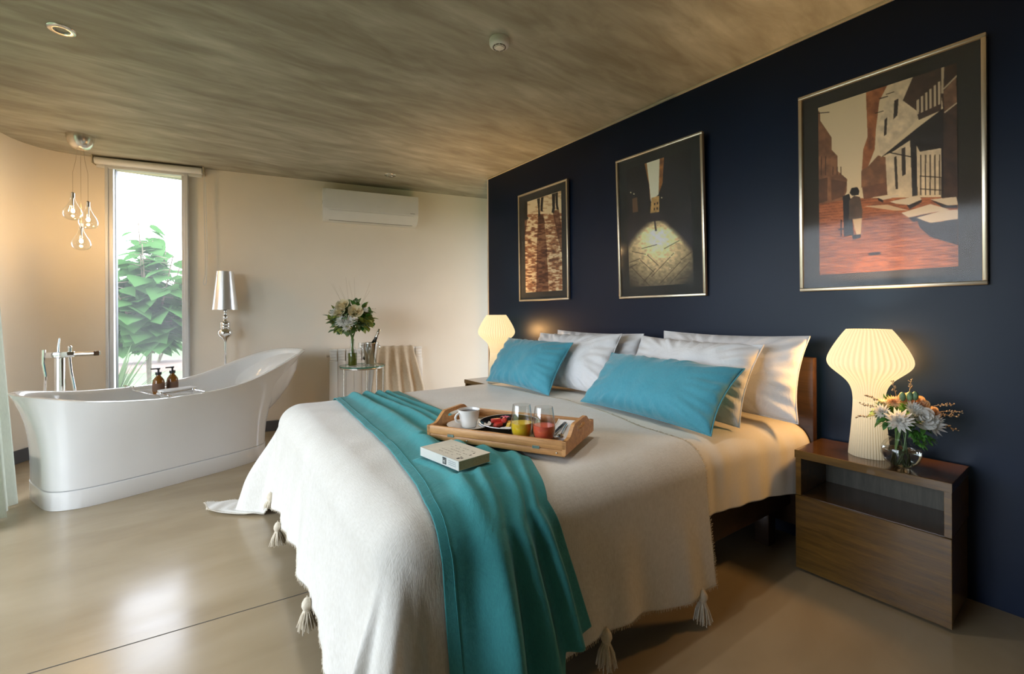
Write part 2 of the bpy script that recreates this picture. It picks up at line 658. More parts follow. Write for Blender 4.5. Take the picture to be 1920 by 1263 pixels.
# narrow tall window: aluminium frame and pane
g = G()
for s0, s1 in ((WS0, WS0 + 0.022), (WS0 + 0.022, WS0 + 0.054), (WS1 - 0.030, WS1), (WS1 - 0.052, WS1 - 0.030)):
    inner = s0 > WS0 + 0.01 and s1 < WS1 - 0.01
    g.box(s0, s1, (-0.045 if inner else -0.06), (0.0 if inner else 0.012), WZ0, WZ1, 0.002, 1)
g.box(WS0, WS1, -0.06, 0.012, WZ0 - 0.004, WZ0 + 0.045)
g.box(WS0, WS1, -0.06, 0.012, WZ1 - 0.04, WZ1 - 0.001)
w1 = struct(g.obj('window_1', M['alu'], loc=(B0[0], B0[1], 0), rz=BROT, smooth=30))
struct(G().box(WS0 + 0.054, WS1 - 0.052, 0.04, 0.046, WZ0 + 0.045, WZ1 - 0.04).obj('window_pane', M['haze_veil_pane'], w1, smooth=0))
g = G().box(WS0 + 0.0545, WS0 + 0.0585, 0.0, 0.045, WZ0 + 0.045, WZ1 - 0.04)
struct(g.obj('gasket', M['black'], w1, smooth=0))
# sliding glazing on the left
g = G()
for y in (.46, 1.68, 2.91, 4.14):
    g.box(-2.39, -2.33, y, y + 0.06, 0, 2.38)
g.box(-2.39, -2.33, .46, 4.2, 0, 0.06)
g.box(-2.39, -2.33, .46, 4.2, 2.32, 2.38)
w2 = struct(g.obj('window_2', M['alu'], smooth=0))
struct(G().box(-2.362, -2.356, .51, 4.15, 0.06, 2.32).obj('window_pane', M['pane'], w2, smooth=0))
g = G()
for y in (2.75, 4.19):
    g.box(4.08, 4.14, y, y + 0.06, 0.2, 2.4)
g.box(4.08, 4.14, 2.75, 4.25, 0.2, 0.26)
g.box(4.08, 4.14, 2.75, 4.25, 2.34, 2.4)
w3 = struct(g.obj('added_hall_window', M['alu'], smooth=0))  # unseen window, added to brighten the beige back wall
struct(G().box(4.107, 4.113, 2.8, 4.2, 0.26, 2.34).obj('window_pane', M['pane'], w3, smooth=0))

# ------------------------------------------------------------------ garden outside
grass = N('lawn')
f = grass.noise(grass.coord((1, 1, 1)), 3.0, 6, 0.7)
grass.set(color=grass.ramp(f, [(0.3, (0.040, 0.066, 0.020)), (0.7, (0.068, 0.100, 0.034))]), rough=0.95)
grass.bump(f, 0.8, 0.05)
struct(G().box(-60, 60, -40, 80, -0.5, -0.21).obj('ground', grass.m, smooth=0))
M['soil'] = plain('garden_soil', (0.105, 0.07, 0.052), 0.95, var=0.3, vscale=3.0, bump=0.6, bscale=12)
rs = random.Random(4)
pts = []
for k in range(40):
    t = 2 * PI * k / 40
    pts.append((1.8 + 6.5 * math.cos(t) + rs.uniform(-.15, .15), 15.4 + 1.35 * math.sin(t) + rs.uniform(-.12, .12)))
g = G()
g.add([(p[0], p[1], -0.21) for p in pts] + [((p[0] - 1.8) * .9 + 1.8, (p[1] - 15.4) * .86 + 15.4, -0.10) for p in pts],
      [(k, (k + 1) % 40, 40 + (k + 1) % 40, 40 + k) for k in range(40)] + [tuple(range(40, 80))])
tag(g.obj('flower_bed', M['soil'], smooth=40), 'brown soil bed across the lawn beyond the narrow window', 'flower bed')


def bush(name, label, cat, c, rx, ry, h, n, size, mat, stemmat, seed, group=None):
    r = random.Random(seed)
    root = thing(name, label, cat, c, 0, group)
    g = G()
    for k in range(n):
        a, u = r.uniform(0, 2 * PI), r.uniform(-0.2, 1)
        q = math.sqrt(max(0, 1 - max(u, 0) ** 2)) * r.uniform(0.6, 1.0)
        p = Vector((rx * q * math.cos(a), ry * q * math.sin(a), h * (0.5 + 0.5 * u) * r.uniform(0.8, 1.02)))
        d = Vector((math.cos(a), math.sin(a), r.uniform(-0.5, 0.8)))
        g.leaf(p, d, (r.uniform(-.6, .6), r.uniform(-.6, .6), 1), size * r.uniform(.7, 1.3), size * 0.5, 0.3, 2)
    g.obj('foliage', mat, root, 180)
    g = G()
    for k in range(7):
        a = r.uniform(0, 2 * PI)
        g.tube([(0.1 * math.cos(a), 0.1 * math.sin(a), 0), (rx * .35 * math.cos(a), ry * .35 * math.sin(a), h * .45), (rx * .6 * math.cos(a), ry * .6 * math.sin(a), h * .8)], [0.02, 0.014, 0.006], 5)
    g.obj('stem', stemmat, root)
    return root


M['hedge_leaf'] = translucent('hedge_leaf', (0.065, 0.115, 0.045), 0.35)
M['far_leaf'] = translucent('far_leaf', (0.10, 0.155, 0.07), 0.35)
M['bark'] = plain('pale_bark', (0.16, 0.13, 0.09), 0.9, var=0.3, vscale=12, bump=0.4, bscale=40)
hx = [(-2.4, 15.6), (-0.6, 15.8), (1.2, 15.6), (3.0, 15.8), (4.8, 15.6)]
for i, (x, y) in enumerate(hx):
    bush('garden_shrub', 'low green garden shrub in the row growing from the brown soil bed outside', 'shrub',
         (x, y, -0.12), 0.68, 0.55, 0.85, 260, 0.24, M['hedge_leaf'], M['bark'], 20 + i, 'shrubs along the soil bed')
for i, (x, y, h) in enumerate([(-6.4, 22, 3.2), (-2.0, 25, 2.6), (2.2, 23, 3.0), (6.6, 25, 3.3)]):
    bush('garden_tree', 'pale green leafy tree in the hazy background behind the soil bed', 'tree',
         (x, y, -0.21), 1.9, 1.6, h, 420, 0.5, M['far_leaf'], M['bark'], 40 + i, 'trees at the back of the garden')

# big-leaved shrub close to the window
r = random.Random(11)
root = thing('large_leaf_shrub', 'tall garden shrub with big heart-shaped green leaves right outside the narrow window', 'shrub', (-0.38, 8.45, -0.21))
gs, gl = G(), G()
for k in range(17):
    a = 2 * PI * k / 17 + r.uniform(-.2, .2)
    if k == 0:
        top = Vector((-0.12, 0.0, 2.78))
    else:
        top = Vector((math.cos(a) * r.uniform(.45, 1.15), math.sin(a) * r.uniform(.35, .8), r.uniform(1.2, 2.3)))
    if top.x < -.15:
        top.z = r.uniform(1.7, 2.15)
    elif k:
        top.z = r.uniform(2.1, 2.5)
    if k in (1, 2):
        top = Vector((-.1 + .15 * k, -.1, 2.6 - .12 * k))
    mid = Vector((top.x * .35, top.y * .35, top.z * .55))
    base = Vector((0, 0, 0)) if k < 2 else Vector((.04 * math.cos(a), .04 * math.sin(a), .85))
    if k >= 2:
        mid.z = max(mid.z, 1.1)
    path = [base, mid, top]
    gs.tube(path, [0.022, 0.015, 0.006], 6)
    nl = 36
    for q in range(nl):
        t = 0.15 + 0.85 * q / nl
        p = path[0].lerp(path[1], t * 2) if t < .5 else path[1].lerp(path[2], t * 2 - 1)
        if p.z < 1.02:
            continue
        b = r.uniform(0, 2 * PI)
        d = Vector((math.cos(b), math.sin(b), r.uniform(-.25, .35)))
        st = p + d * r.uniform(.08, .2)
        gs.tube([p, st], [0.005, 0.004], 4)
        sz = r.uniform(.26, .42) * (1.0 - .45 * max(0, t - .6) / .4)
        # heart-shaped blade: wide near the stalk
        dd = Vector((d.x, d.y, d.z - .25)).normalized()
        side = dd.cross(Vector((r.uniform(-.55, .55), r.uniform(-.55, .55), 1))).normalized()
        up = side.cross(dd)
        prof = [(-.10, .22), (.05, .46), (.28, .52), (.55, .38), (.8, .17), (1.0, .01)]
        vs, fs = [], []
        for (ll, ww) in prof:
            c0 = st + dd * (ll * sz) - up * (.22 * sz * max(ll, 0) ** 2)
            vs += [c0 - side * (ww * sz) + up * (.10 * sz * ww), c0, c0 + side * (ww * sz) + up * (.10 * sz * ww)]
        for i in range(len(prof) - 1):
            e = i * 3
            fs += [(e, e + 1, e + 4, e + 3), (e + 1, e + 2, e + 5, e + 4)]
        gl.add(vs, fs)
gs.obj('stem', M['bark'], root)
gl.obj('foliage', M['bouquet_leaf'], root, 180)

# spiky plant at the foot of the window
r = random.Random(5)
root = thing('spiky_yucca', 'clump of long narrow spiky leaves low at the left outside the narrow window', 'plant', (-0.66, 6.75, -0.21))
g, gd = G(), G()
for k in range(70):
    a = r.uniform(0, 2 * PI)
    e = r.uniform(.25, 1.5)
    d = Vector((math.cos(a) * math.cos(e), math.sin(a) * math.cos(e), math.sin(e)))
    g.leaf((0.03 * math.cos(a), 0.03 * math.sin(a), .28), d, (0, 0, 1), r.uniform(.55, .85), .05, .12 if e > .8 else .4, 4)
for k in range(60):
    a = r.uniform(0, 2 * PI)
    e = r.uniform(-.3, .25)
    d = Vector((math.cos(a) * math.cos(e), math.sin(a) * math.cos(e), math.sin(e)))
    gd.leaf((0.02 * math.cos(a), 0.02 * math.sin(a), .26), d, (0, 0, 1), r.uniform(.3, .55), .03, .5, 3)
g.obj('foliage', M['far_leaf'], root, 180)
gd.obj('dry_foliage', plain('dry_leaves', (0.26, 0.20, 0.10), 0.9, var=0.3), root, 180)
G().lathe([(.07, 0), (.06, .15), (.05, .3)], 12).obj('trunk', M['bark'], root)

# ------------------------------------------------------------------ bath corner
AX = np.array([0.936, 0.352])
AN = np.array([-0.352, 0.936])
TUB_ROT = math.atan2(AX[1], AX[0])
TUB_S0, TUB_N0 = 1.55, 4.05      # local origin of the tub


def tub_xy(s, n):
    p = AX * s + AN * n
    return float(p[0]), float(p[1])


def rim_z(s):
    ks = [(-0.95, .705), (-0.80, .672), (-0.60, .63), (-0.28, .607), (0.0, .612), (0.25, .645), (0.45, .715), (0.65, .790), (0.80, .840), (0.95, .858)]
    xs = [k[0] for k in ks]
    return float(np.interp(s, xs, [k[1] for k in ks]))


def smooth_rim(s):
    return np.mean([rim_z(s + d) for d in (-.1, -.05, 0, .05, .1)])


def superellipse(t, a, b, n):
    c, s = math.cos(t), math.sin(t)
    return a * math.copysign(abs(c) ** (2 / n), c), b * math.copysign(abs(s) ** (2 / n), s)


tub = thing('bathtub', 'white freestanding slipper bathtub in front of the narrow window', 'bathtub', (*tub_xy(TUB_S0, TUB_N0), 0), TUB_ROT)
NT = 96
ts = [2 * PI * (k + .5) / NT for k in range(NT)]
BC, BA, BB = -0.155, 0.665, 0.36     # plinth centre, half length, half width


def ring(f, zrel, n=2.6):
    """outer ring between plinth (f=0) and rim (f=1)"""
    row = []
    for t in ts:
        x0, y0 = superellipse(t, BA, BB, 4.5)
        x0 += BC
        x1, y1 = superellipse(t, 0.925, 0.425, n)
        x1 += 0.0
        # head end flares late, foot end has a small lip
        k = f ** (2.3 if x0 > BC else 2.8)
        ky = f ** 3.2
        x = x0 + (x1 - x0) * (k if x1 > 0 else k)
        y = y0 + (y1 - y0) * ky
        z = 0.1195 + (smooth_rim(x1) - 0.1195) * zrel
        row.append((x, y, z))
    return row


rows = [ring(0, 0.0)]
for f in (0.12, .25, .4, .55, .68, .8, .88, .94, .98, 1.0):
    rows.append(ring(f, f))
# rolled rim then inside
def inset(row, d, dz):
    cx = np.mean([p[0] for p in row])
    out = []
    for (x, y, z), t in zip(row, ts):
        x1, y1 = superellipse(t, 0.925 - d, 0.425 - d, 2.6)
        out.append((x1, y1, z + dz))
    return out


top = rows[-1]
rows.append([(x * 1.003, y * 1.006, z + .008) for x, y, z in top])
rows.append(inset(top, .012, .012))
rows.append(inset(top, .028, .006))
rows.append(inset(top, .04, -.02))
for f in (.15, .35, .55, .75, .9, 1.0):
    row = []
    for (x, y, z), t in zip(top, ts):
        a0, b0 = superellipse(t, 0.88, 0.38, 2.6)
        a1, b1 = superellipse(t, 0.50, 0.25, 3)
        k = f ** 1.6
        row.append((a0 + (a1 - .12 - a0) * k, b0 + (b1 - b0) * k, (z - .02) + (.20 - (z - .02)) * (f ** .8)))
    rows.append(row)
G().grid(np.array(rows), closed=True).add([rows[-1][k] for k in range(NT)], [tuple(range(NT))]).obj('basin', M['acrylic'], tub, 60)
pr = []
for z, d in ((0.0, 0.0), (0.004, 0.003), (.112, .003), (.116, -.002), (.116, -.03)):
    pr.append([(superellipse(t, BA + d, BB + d, 4.5)[0] + BC, superellipse(t, BA + d, BB + d, 4.5)[1], z) for t in ts])
G().grid(np.array(pr), closed=True).obj('plinth', M['acrylic'], tub, 40)
pr = [[(superellipse(t, BA - .008, BB - .008, 4.5)[0] + BC, superellipse(t, BA - .008, BB - .008, 4.5)[1], z) for t in ts] for z in (.11, .13)]
G().grid(np.array(pr), closed=True).obj('seam', M['grey_plastic'], tub, 40)
G().lathe([(.0, .204), (.03, .204), (.034, .200)], 20, (-.12, 0, 0), cap0=False, cap1=False).obj('drain', M['chrome'], tub)

# wire caddy across the tub, with bottles and a folded towel
cad_s, cad_n = 1.40, 4.05
cad = thing('bath_caddy', 'chrome wire caddy rack laid across the bathtub', 'bath caddy', (*tub_xy(cad_s, cad_n), 0.618), TUB_ROT)
g = G()
for x in (-.10, .10):
    g.tube([(x, -.44, .012), (x, -.28, .012), (x, -.26, -.01), (x, .26, -.01), (x, .28, .012), (x, .44, .012)], .0045, 8)
for y in (-.26, .26):
    g.tube([(-.10, y, .014), (.10, y, .014)], .0045, 8)
g.obj('rail', M['chrome'], cad)
g = G()
for k in range(13):
    y = -.24 + .04 * k
    g.tube([(-.10, y, -.012), (.10, y, -.012)], .0022, 6)
g.obj('wire_grid', M['chrome'], cad)
for x, y in ((-.10, -.26), (.10, -.26), (-.10, .26), (.10, .26)):
    G().sphere((x, y, .016), .010).obj('knob', M['chrome'], cad)

amber = N('amber_glass')
amber.set(color=(0.30, 0.115, 0.018), rough=0.08, trans=0.35, coat=0.5)
M['amber'] = amber.m
bt = thing('pump_bottle', 'amber soap pump bottle nearer the tap on the bath caddy', 'bottle', (*tub_xy(cad_s - .06, cad_n - .10), 0.6105), 0, 'amber bottles on the bath caddy')
G().lathe([(.002, 0), (.033, 0), (.036, .004), (.036, .085), (.032, .103), (.019, .122), (.014, .130), (.014, .14)], 24).obj('bottle_body', M['amber'], bt, 50)
g = G().lathe([(.017, .138), (.019, .14), (.019, .158), (.008, .160), (.006, .162), (.006, .175), (.011, .176), (.011, .188), (.002, .19)], 16)
g.box(-.045, 0.0, -.005, .005, .178, .187, .002, 1)
g.obj('pump', M['black'], bt, 40)
G().lathe([(.0365, .02), (.0368, .022), (.0368, .075), (.0365, .077)], 24, cap0=False, cap1=False).obj('paper_label', plain('brown_label', (0.16, 0.085, 0.05), 0.7), bt, 50)
copy_tree(bt, 'amber soap pump bottle nearer the silver floor lamp on the bath caddy', (*tub_xy(cad_s + .035, cad_n - .075), 0.6105), 0.5)
tw = thing('folded_towel', 'small white folded towel lying on the bath caddy in front of the amber bottles', 'towel', (*tub_xy(cad_s + .02, cad_n - .205), 0.611), TUB_ROT + .05)
g = G()
for k in range(2):
    g.box(-.115 + .006 * k, .115 - .004 * k, -.05, .05, .002 + .018 * k, .019 + .018 * k, .008, 3)
g.obj('cloth_layer', M['towel'], tw, 180)

# floor-standing tub filler
tf = thing('tub_filler', 'chrome floor standing bath tap with hand shower at the low end of the tub', 'bath tap', (-.755, 4.86, 0), -0.10)
g = G().box(-.028, .028, -.03, .03, 0, .86, .006, 2)
g.obj('column', M['chrome'], tf, 40)
G().box(-.085, .085, -.025, .025, .86, .905, .006, 2).obj('crossbar', M['chrome'], tf, 40)
G().box(-.10, .10, -.09, .09, 0, .012, .005, 2).obj('base_plate', M['chrome'], tf, 40)
G().tube([(.06, 0, .882), (.14, -.01, .884), (.21, -.02, .885)], .019, 12).obj('spout', M['chrome'], tf)
G().box(.20, .235, -.04, .0, .868, .902, .004, 1).obj('spout_end', plain('bronze_reflector', (0.10, 0.055, 0.03), 0.25, 0.6), tf, 40)
G().tube([(-.012, 0, .90), (-.010, 0, .95), (-.004, 0, 1.01)], [.009, .008, .006], 10).obj('lever', M['chrome'], tf)
g = G().tube([(.055, .0, .90), (.055, .0, .935)], .012, 12)
g.sphere((.055, .0, .938), .014)
g.obj('diverter', M['chrome'], tf)
g = G().tube([(-.085, -.02, .925), (-.088, -.02, .82), (-.075, -.02, .72)], [.013, .012, .010], 10)
g.obj('hand_shower', M['chrome'], tf)
g = G().tube([(.06, -.03, .86), (.07, -.035, .75), (.09, -.04, .62), (.10, -.04, .45), (.06, -.05, .2), (0, -.05, .12), (-.07, -.04, .25), (-.08, -.03, .5), (-.075, -.02, .72)], .010, 10)
g.obj('hose', M['chrome'], tf)

# silver floor lamp
fl = thing('floor_lamp', 'slim chrome floor lamp with silver cone shade between the narrow window and the radiator', 'floor lamp', (.335, 5.05, 0))
G().lathe([(.106, 1.232), (.068, 1.596), (.066, 1.596), (.104, 1.232)], 48, cap0=False, cap1=False).obj('lamp_shade', M['silver_shade'], fl, 50)
G().lathe([(.012, 1.14), (.020, 1.150), (.022, 1.17), (.014, 1.18), (.012, 1.20), (.019, 1.215), (.017, 1.23), (.010, 1.24), (.010, 1.30)], 24).obj('lamp_neck', M['chrome'], fl, 50)
G().lathe([(.012, .93), (.018, .945), (.034, .965), (.055, .985), (.064, 1.008), (.060, 1.03), (.048, 1.048), (.038, 1.055), (.042, 1.062), (.043, 1.08), (.040, 1.085), (.043, 1.092), (.043, 1.110), (.036, 1.118), (.020, 1.124), (.014, 1.145)], 36).obj('turned_ornament', M['chrome'], fl, 50)
G().lathe([(.011, .02), (.011, .90), (.013, .94)], 20).obj('stem', M['chrome'], fl, 50)
G().lathe([(.002, 0), (.15, 0), (.15, .012), (.10, .022), (.03, .035), (.012, .05)], 40).obj('lamp_base', M['chrome'], fl, 50)
G().lathe([(.012, 1.30), (.012, 1.34), (.028, 1.38), (.020, 1.42), (.004, 1.43)], 16).obj('bulb', M['porcelain'], fl, 50)

# pendant cluster
bulb_mat = N('lit_bulb')
bulb_mat.set(color=(1, .8, .55), **{'Emission Color': (1, .62, .27, 1), 'Emission Strength': 260.0})
M['bulb'] = bulb_mat.m
pd = thing('pendant_lamp', 'pendant light with three clear glass teardrops on thin cords beside the narrow window', 'pendant lamp', (-.635, 4.86, ZC))
G().lathe([(.002, -.112), (.03, -.109), (.055, -.094), (.075, -.063), (.085, -.025), (.087, 0)], 40).obj('canopy', M['satin'], pd, 50)
for (dx, dy, cz, hx_, hy_) in ((-.042, -.02, -.60, -.02, -.01), (.047, -.035, -.66, .02, -.01), (-.002, .03, -.825, 0, .02)):
    x, y = dx, dy
    G().tube([(hx_, hy_, -.105), (x * .6, y * .6, -.20), (x, y, -.30), (x, y, cz + .135)], .0013, 6).obj('cord', M['twig'], pd)
    sh = G().lathe([(.010, cz + .135), (.011, cz + .11), (.018, cz + .075), (.034, cz + .040), (.053, cz + .008), (.060, cz - .022), (.055, cz - .048), (.040, cz - .064), (.016, cz - .072), (.003, cz - .073)], 28, (x, y, 0), cap0=False, cap1=False).obj('glass_drop', M['glass'], pd, 60)
    G().lathe([(.011, cz + .10), (.012, cz + .138), (.006, cz + .146)], 14, (x, y, 0)).obj('cap', M['satin'], sh)
    G().lathe([(.0055, cz + .02), (.0055, cz + .10)], 10, (x, y, 0)).obj('lamp_holder', M['satin'], sh)
    G().sphere((x, y, cz), .0115, 12, 8, (1, 1, 1.4)).obj('bulb', M['bulb'], sh)

# roller blind
rb = thing('roller_blind', 'rolled up white roller blind above the narrow window', 'blind', (B0[0], B0[1], 0), BROT)
def rod_x(x0, x1, y, z, r, n=20):
    g = G()
    g.tube([(x0, y, z), (x1, y, z)], r, n)
    return g
rod_x(-.872, -.078, -.062, 2.556, .031).obj('fabric_roll', M['white_plastic'], rb)
G().box(-.868, -.082, -.052, -.036, 2.500, 2.527, .004, 2).obj('bottom_bar', M['white_plastic'], rb, 40)
G().box(-.868, -.082, -.0445, -.0435, 2.525, 2.556).obj('cloth', M['white_plastic'], rb, 0)
for x in (-.885, -.068):
    G().box(x - .004, x + .004, -.09, 0, 2.525, 2.597, .002, 1).obj('bracket', M['cream_trim'], rb, 40)
g = G()
pts = [(-.062, -.06, 2.55)] + [(-.062 - .004 * math.sin(k * .5), -.06, 2.55 - .09 * k) for k in range(1, 12)]
for k in range(9):
    a = PI * k / 8
    pts.append((-.068 + .012 - .012 * math.cos(a) - .006, -.06, 1.50 - .03 * math.sin(a)))
pts += [(-.048 + .004 * math.sin(k * .5), -.06, 1.56 + .09 * k) for k in range(0, 11)]
g.tube(pts, .0032, 6)
g.obj('bead_cord', M['white_plastic'], rb)

# split air conditioner
ac = thing('air_conditioner', 'white wall mounted split air conditioner high on the beige wall', 'air conditioner', (*back(1.47, 0.001), 2.17), BROT)
prof = [(0, .0), (-.055, .0), (-.105, .010), (-.165, .045), (-.192, .085), (-.200, .12), (-.200, .28), (-.190, .31), (-.17, .318), (0, .318)]
G().prism(prof, 'x', -.49, .49).obj('casing', M['unit_white'], ac, 30, fix=True)
fp = [(-.2005, .105), (-.2045, .108), (-.2045, .308), (-.195, .318), (-.185, .3185)]
g = G()
P = np.array([[(x, y, z) for (y, z) in fp] for x in (-.462, .488)])
g.prism([(-.2045, .105), (-.198, .105), (-.198, .31), (-.2045, .308)], 'x', -.462, .488)
g.obj('front_panel', M['unit_white'], ac, 30, fix=True)
g = G().prism([(-.098, .006), (-.104, .002), (-.172, .043), (-.200, .092), (-.196, .098), (-.166, .052)], 'x', -.43, .44)
g.obj('flap', M['unit_white'], ac, 30, fix=True)
G().prism([(-.098, .0065), (-.104, .0008), (-.112, .006), (-.106, .012)], 'x', -.43, .44).obj('flap_gap', M['grey_plastic'], ac, 30, fix=True)
G().box(.40, .452, -.2056, -.2044, .117, .1225).obj('lettering', M['grey_plastic'], ac, 0)
g = G()
for k, wd in enumerate((.007, .006, .007, .006, .007)):
    g.box(.045 + .0095 * k, .045 + .0095 * k + wd, -.2056, -.2044, .160, .1665)
g.obj('logo', M['alu'], ac, 0)
g = G()
for k in range(3):
    g.box(-.4912, -.489, -.13 + .02 * k, -.122 + .02 * k, .17, .20)
g.obj('side_vent', M['grey_plastic'], ac, 0)

# radiator of pressed sections
rad = thing('radiator', 'white sectional radiator on the beige wall behind the round glass table', 'radiator', (*back(1.035, 0.0), 0), BROT)
nsec = 12
for k in range(nsec):
    x0 = k * .0817
    sec = G().box(x0 + .0009, x0 + .0808, -.120, -.108, .20, .690, .004, 2)
    sec.box(x0 + .006, x0 + .076, -.108, -.035, .20, .80, .006, 2)
    sec.box(x0 + .004, x0 + .078, -.120, -.112, .795, .812, .003, 2)
    sec.box(x0 + .004, x0 + .078, -.118, -.035, .800, .815, .004, 2)
    sec.add([(x0 + .006, -.110, .69), (x0 + .076, -.110, .69), (x0 + .076, -.085, .735), (x0 + .006, -.085, .735)], [(0, 1, 2, 3)])
    for q in (.70, .73, .76):
        sec.box(x0 + .008, x0 + .074, -.113, -.100, q, q + .012, .002, 1)
    sec.obj('section', M['radiator'], rad, 40)
g = G()
g.tube([(-.025, -.075, .745), (.006, -.075, .745)], .012, 10)
g.obj('valve', M['satin'], rad)
for x in (.12, .86):
    G().box(x, x + .02, -.04, -.001, .6, .64).obj('bracket', M['radiator'], rad, 0)
    G().box(x, x + .03, -.10, -.07, 0, .205).obj('foot', M['radiator'], rad, 0)

# fringed throw hanging over the radiator
def throw_mesh():
    nu, nv = 90, 46
    P = np.zeros((nu, nv, 3))
    for i in range(nu):
        u = i / (nu - 1)
        for j in range(nv):
            v = j / (nv - 1)       # 0 back hem .. 1 front hem
            L = v * 1.0
            if L < .25:
                z, y, fall = .815 - (.25 - L), -.028, .25 - L
            elif L < .36:
                a = (L - .25) / .11
                y, z, fall = -.028 - .100 * a, .818 + .006 * math.sin(PI * a), 0
            else:
                fall = L - .36
                y, z = -.130, .815 - fall
            k = min(1, fall / .25)
            spread = 1.0 + .42 * min(1, max(0, (L - .36)) / .46)
            x = .555 + (u - .5) * .40 * spread + .07 * (spread - 1)
            w = math.sin(u * 2 * PI * 4.2 + .7 * math.sin(3 * v) + .5) * .5 + .5
            w = w ** 1.3 + .12 * math.sin(u * 31 + 4 * v)
            amp = (.006 + .034 * k) if L >= .25 else .004
            y -= amp * w if L > .3 else -0.0
            z += .008 * w * (1 if .25 <= L <= .36 else 0)
            P[i, j] = (x, y, z)
    return P


th = thing('wool_throw', 'beige fringed throw hung in folds over the radiator', 'throw', (*back(1.15, 0.0), 0), BROT)
P = throw_mesh()
o = G().grid(P).obj('cloth', M['throw'], th, 180)
sm = o.modifiers.new('thick', 'SOLIDIFY')
sm.thickness = .005
sm.offset = -1
g = G()
for k in range(44):
    u = k / 43 * (len(P) - 1)
    p = P[int(round(u)), -1]
    g.tube([(p[0], p[1] - .002, p[2] + .004), (p[0] + random.uniform(-.006, .006), p[1] - .004, p[2] - .035), (p[0] + random.uniform(-.01, .01), p[1], p[2] - .075)], .0022, 5)
g.obj('fringe', M['throw'], th)

# round glass side table
TX, TY = 1.44, 4.45
tb = thing('side_table', 'small round glass side table with thin steel legs in front of the radiator', 'side table', (TX, TY, 0))
M['table_glass'] = thin_glass('table_glass', (0.86, 0.95, 0.90), 0.03, 0.08)
M['glass_edge'] = plain('green_glass_edge', (0.03, 0.17, 0.12), 0.1, var=0.05, coat=0.5)
G().lathe([(.001, .680), (.215, .680)], 64, cap0=False, cap1=False).obj('glass_top', M['table_glass'], tb, 30)
G().lathe([(.2155, .669), (.2165, .671), (.2165, .678), (.2155, .680)], 64, cap0=False, cap1=False).obj('glass_edge', M['glass_edge'], tb, 60)
ring_p = [(.205 * math.cos(2 * PI * k / 48), .205 * math.sin(2 * PI * k / 48), .660) for k in range(49)]
G().tube(ring_p, .008, 10, cap=False).obj('ring', M['satin'], tb, 60)
ring_p = [(.205 * math.cos(2 * PI * k / 48), .205 * math.sin(2 * PI * k / 48), .10) for k in range(49)]
G().tube(ring_p, .006, 10, cap=False).obj('lower_ring', M['satin'], tb, 60)
for a in (198, 292, 325, 60):
    a = math.radians(a)
    G().lathe([(.0085, 0), (.0085, .66)], 14, (.205 * math.cos(a), .205 * math.sin(a), 0)).obj('leg', M['satin'], tb, 50)


# ---------------- flowers
def chrys(g, c, d, R, n=46, seed=0, layers=4):
    r = random.Random(seed)
    d = Vector(d).normalized()
    x = d.orthogonal().normalized()
    y = d.cross(x)
    for q in range(layers):
        el = math.radians(8 + 22 * q)
        m = int(n / layers)
        for k in range(m):
            a = 2 * PI * (k + .5 * (q % 2)) / m + r.uniform(-.1, .1)
            e = el + r.uniform(-.12, .12)
            dd = (x * math.cos(a) + y * math.sin(a)) * math.cos(e) + d * math.sin(e)
            L = R * (1 - .13 * q) * r.uniform(.88, 1.08)
            g.leaf(Vector(c) + dd * (.12 * R), dd, d, L, L * .30, -.28, 3)
    g.sphere(c, R * .25, 8, 6)


def rose(g, c, d, R, seed=0):
    r = random.Random(seed)
    d = Vector(d).normalized()
    x = d.orthogonal().normalized()
    y = d.cross(x)
    c = Vector(c)
    for q, (n, rr, h, tilt) in enumerate([(3, .25, .75, .1), (5, .45, .72, .25), (6, .68, .6, .5), (7, .92, .42, .85)]):
        for k in range(n):
            a0 = 2 * PI * k / n + q * .7 + r.uniform(-.1, .1)
            half = 1.25 * PI / n
            P = np.zeros((4, 5, 3))
            for i in range(4):
                t = i / 3
                for j in range(5):
                    s = (j - 2) / 2
                    a = a0 + half * s * (1 - .15 * t)
                    rad = R * rr * (.45 + .55 * t + tilt * .5 * t * t) * (1 + .06 * math.cos(s * 2))
                    hh = R * (-.45 + (h + .45) * t - .18 * t * abs(s) ** 2)
                    P[i, j] = c + (x * math.cos(a) + y * math.sin(a)) * rad + d * hh
            g.grid(P)


def leaf_spray(g, c, d, L, size, n, r, w=.55):
    d = Vector(d).normalized()
    for k in range(n):
        t = .25 + .75 * k / n
        p = Vector(c) + d * (L * t)
        dd = (d + Vector((r.uniform(-1, 1), r.uniform(-1, 1), r.uniform(-.7, .9)))).normalized()
        g.leaf(p, dd, (r.uniform(-.5, .5), r.uniform(-.5, .5), 1), size * r.uniform(.7, 1.2), size * w, .25, 3)


def sprig(g, p, d, L, r, n=10, bead=.0035):
    d = Vector(d).normalized()
    p = Vector(p)
    path = [p + d * (L * t) + Vector((0, 0, -.15 * L * t * t)) for t in (0, .33, .66, 1)]
    g.tube(path, [.0012, .001, .0009, .0007], 4)
    for k in range(n):
        t = .35 + .65 * k / n
        q = path[0].lerp(path[3], t)
        dd = (d * .4 + Vector((r.uniform(-1, 1), r.uniform(-1, 1), r.uniform(-.6, 1)))).normalized()
        e = q + dd * (.12 * L * r.uniform(.4, 1.2))
        g.tube([q, e], [.0007, .0006], 4)
        g.sphere(e, bead * r.uniform(.7, 1.3), 6, 4)


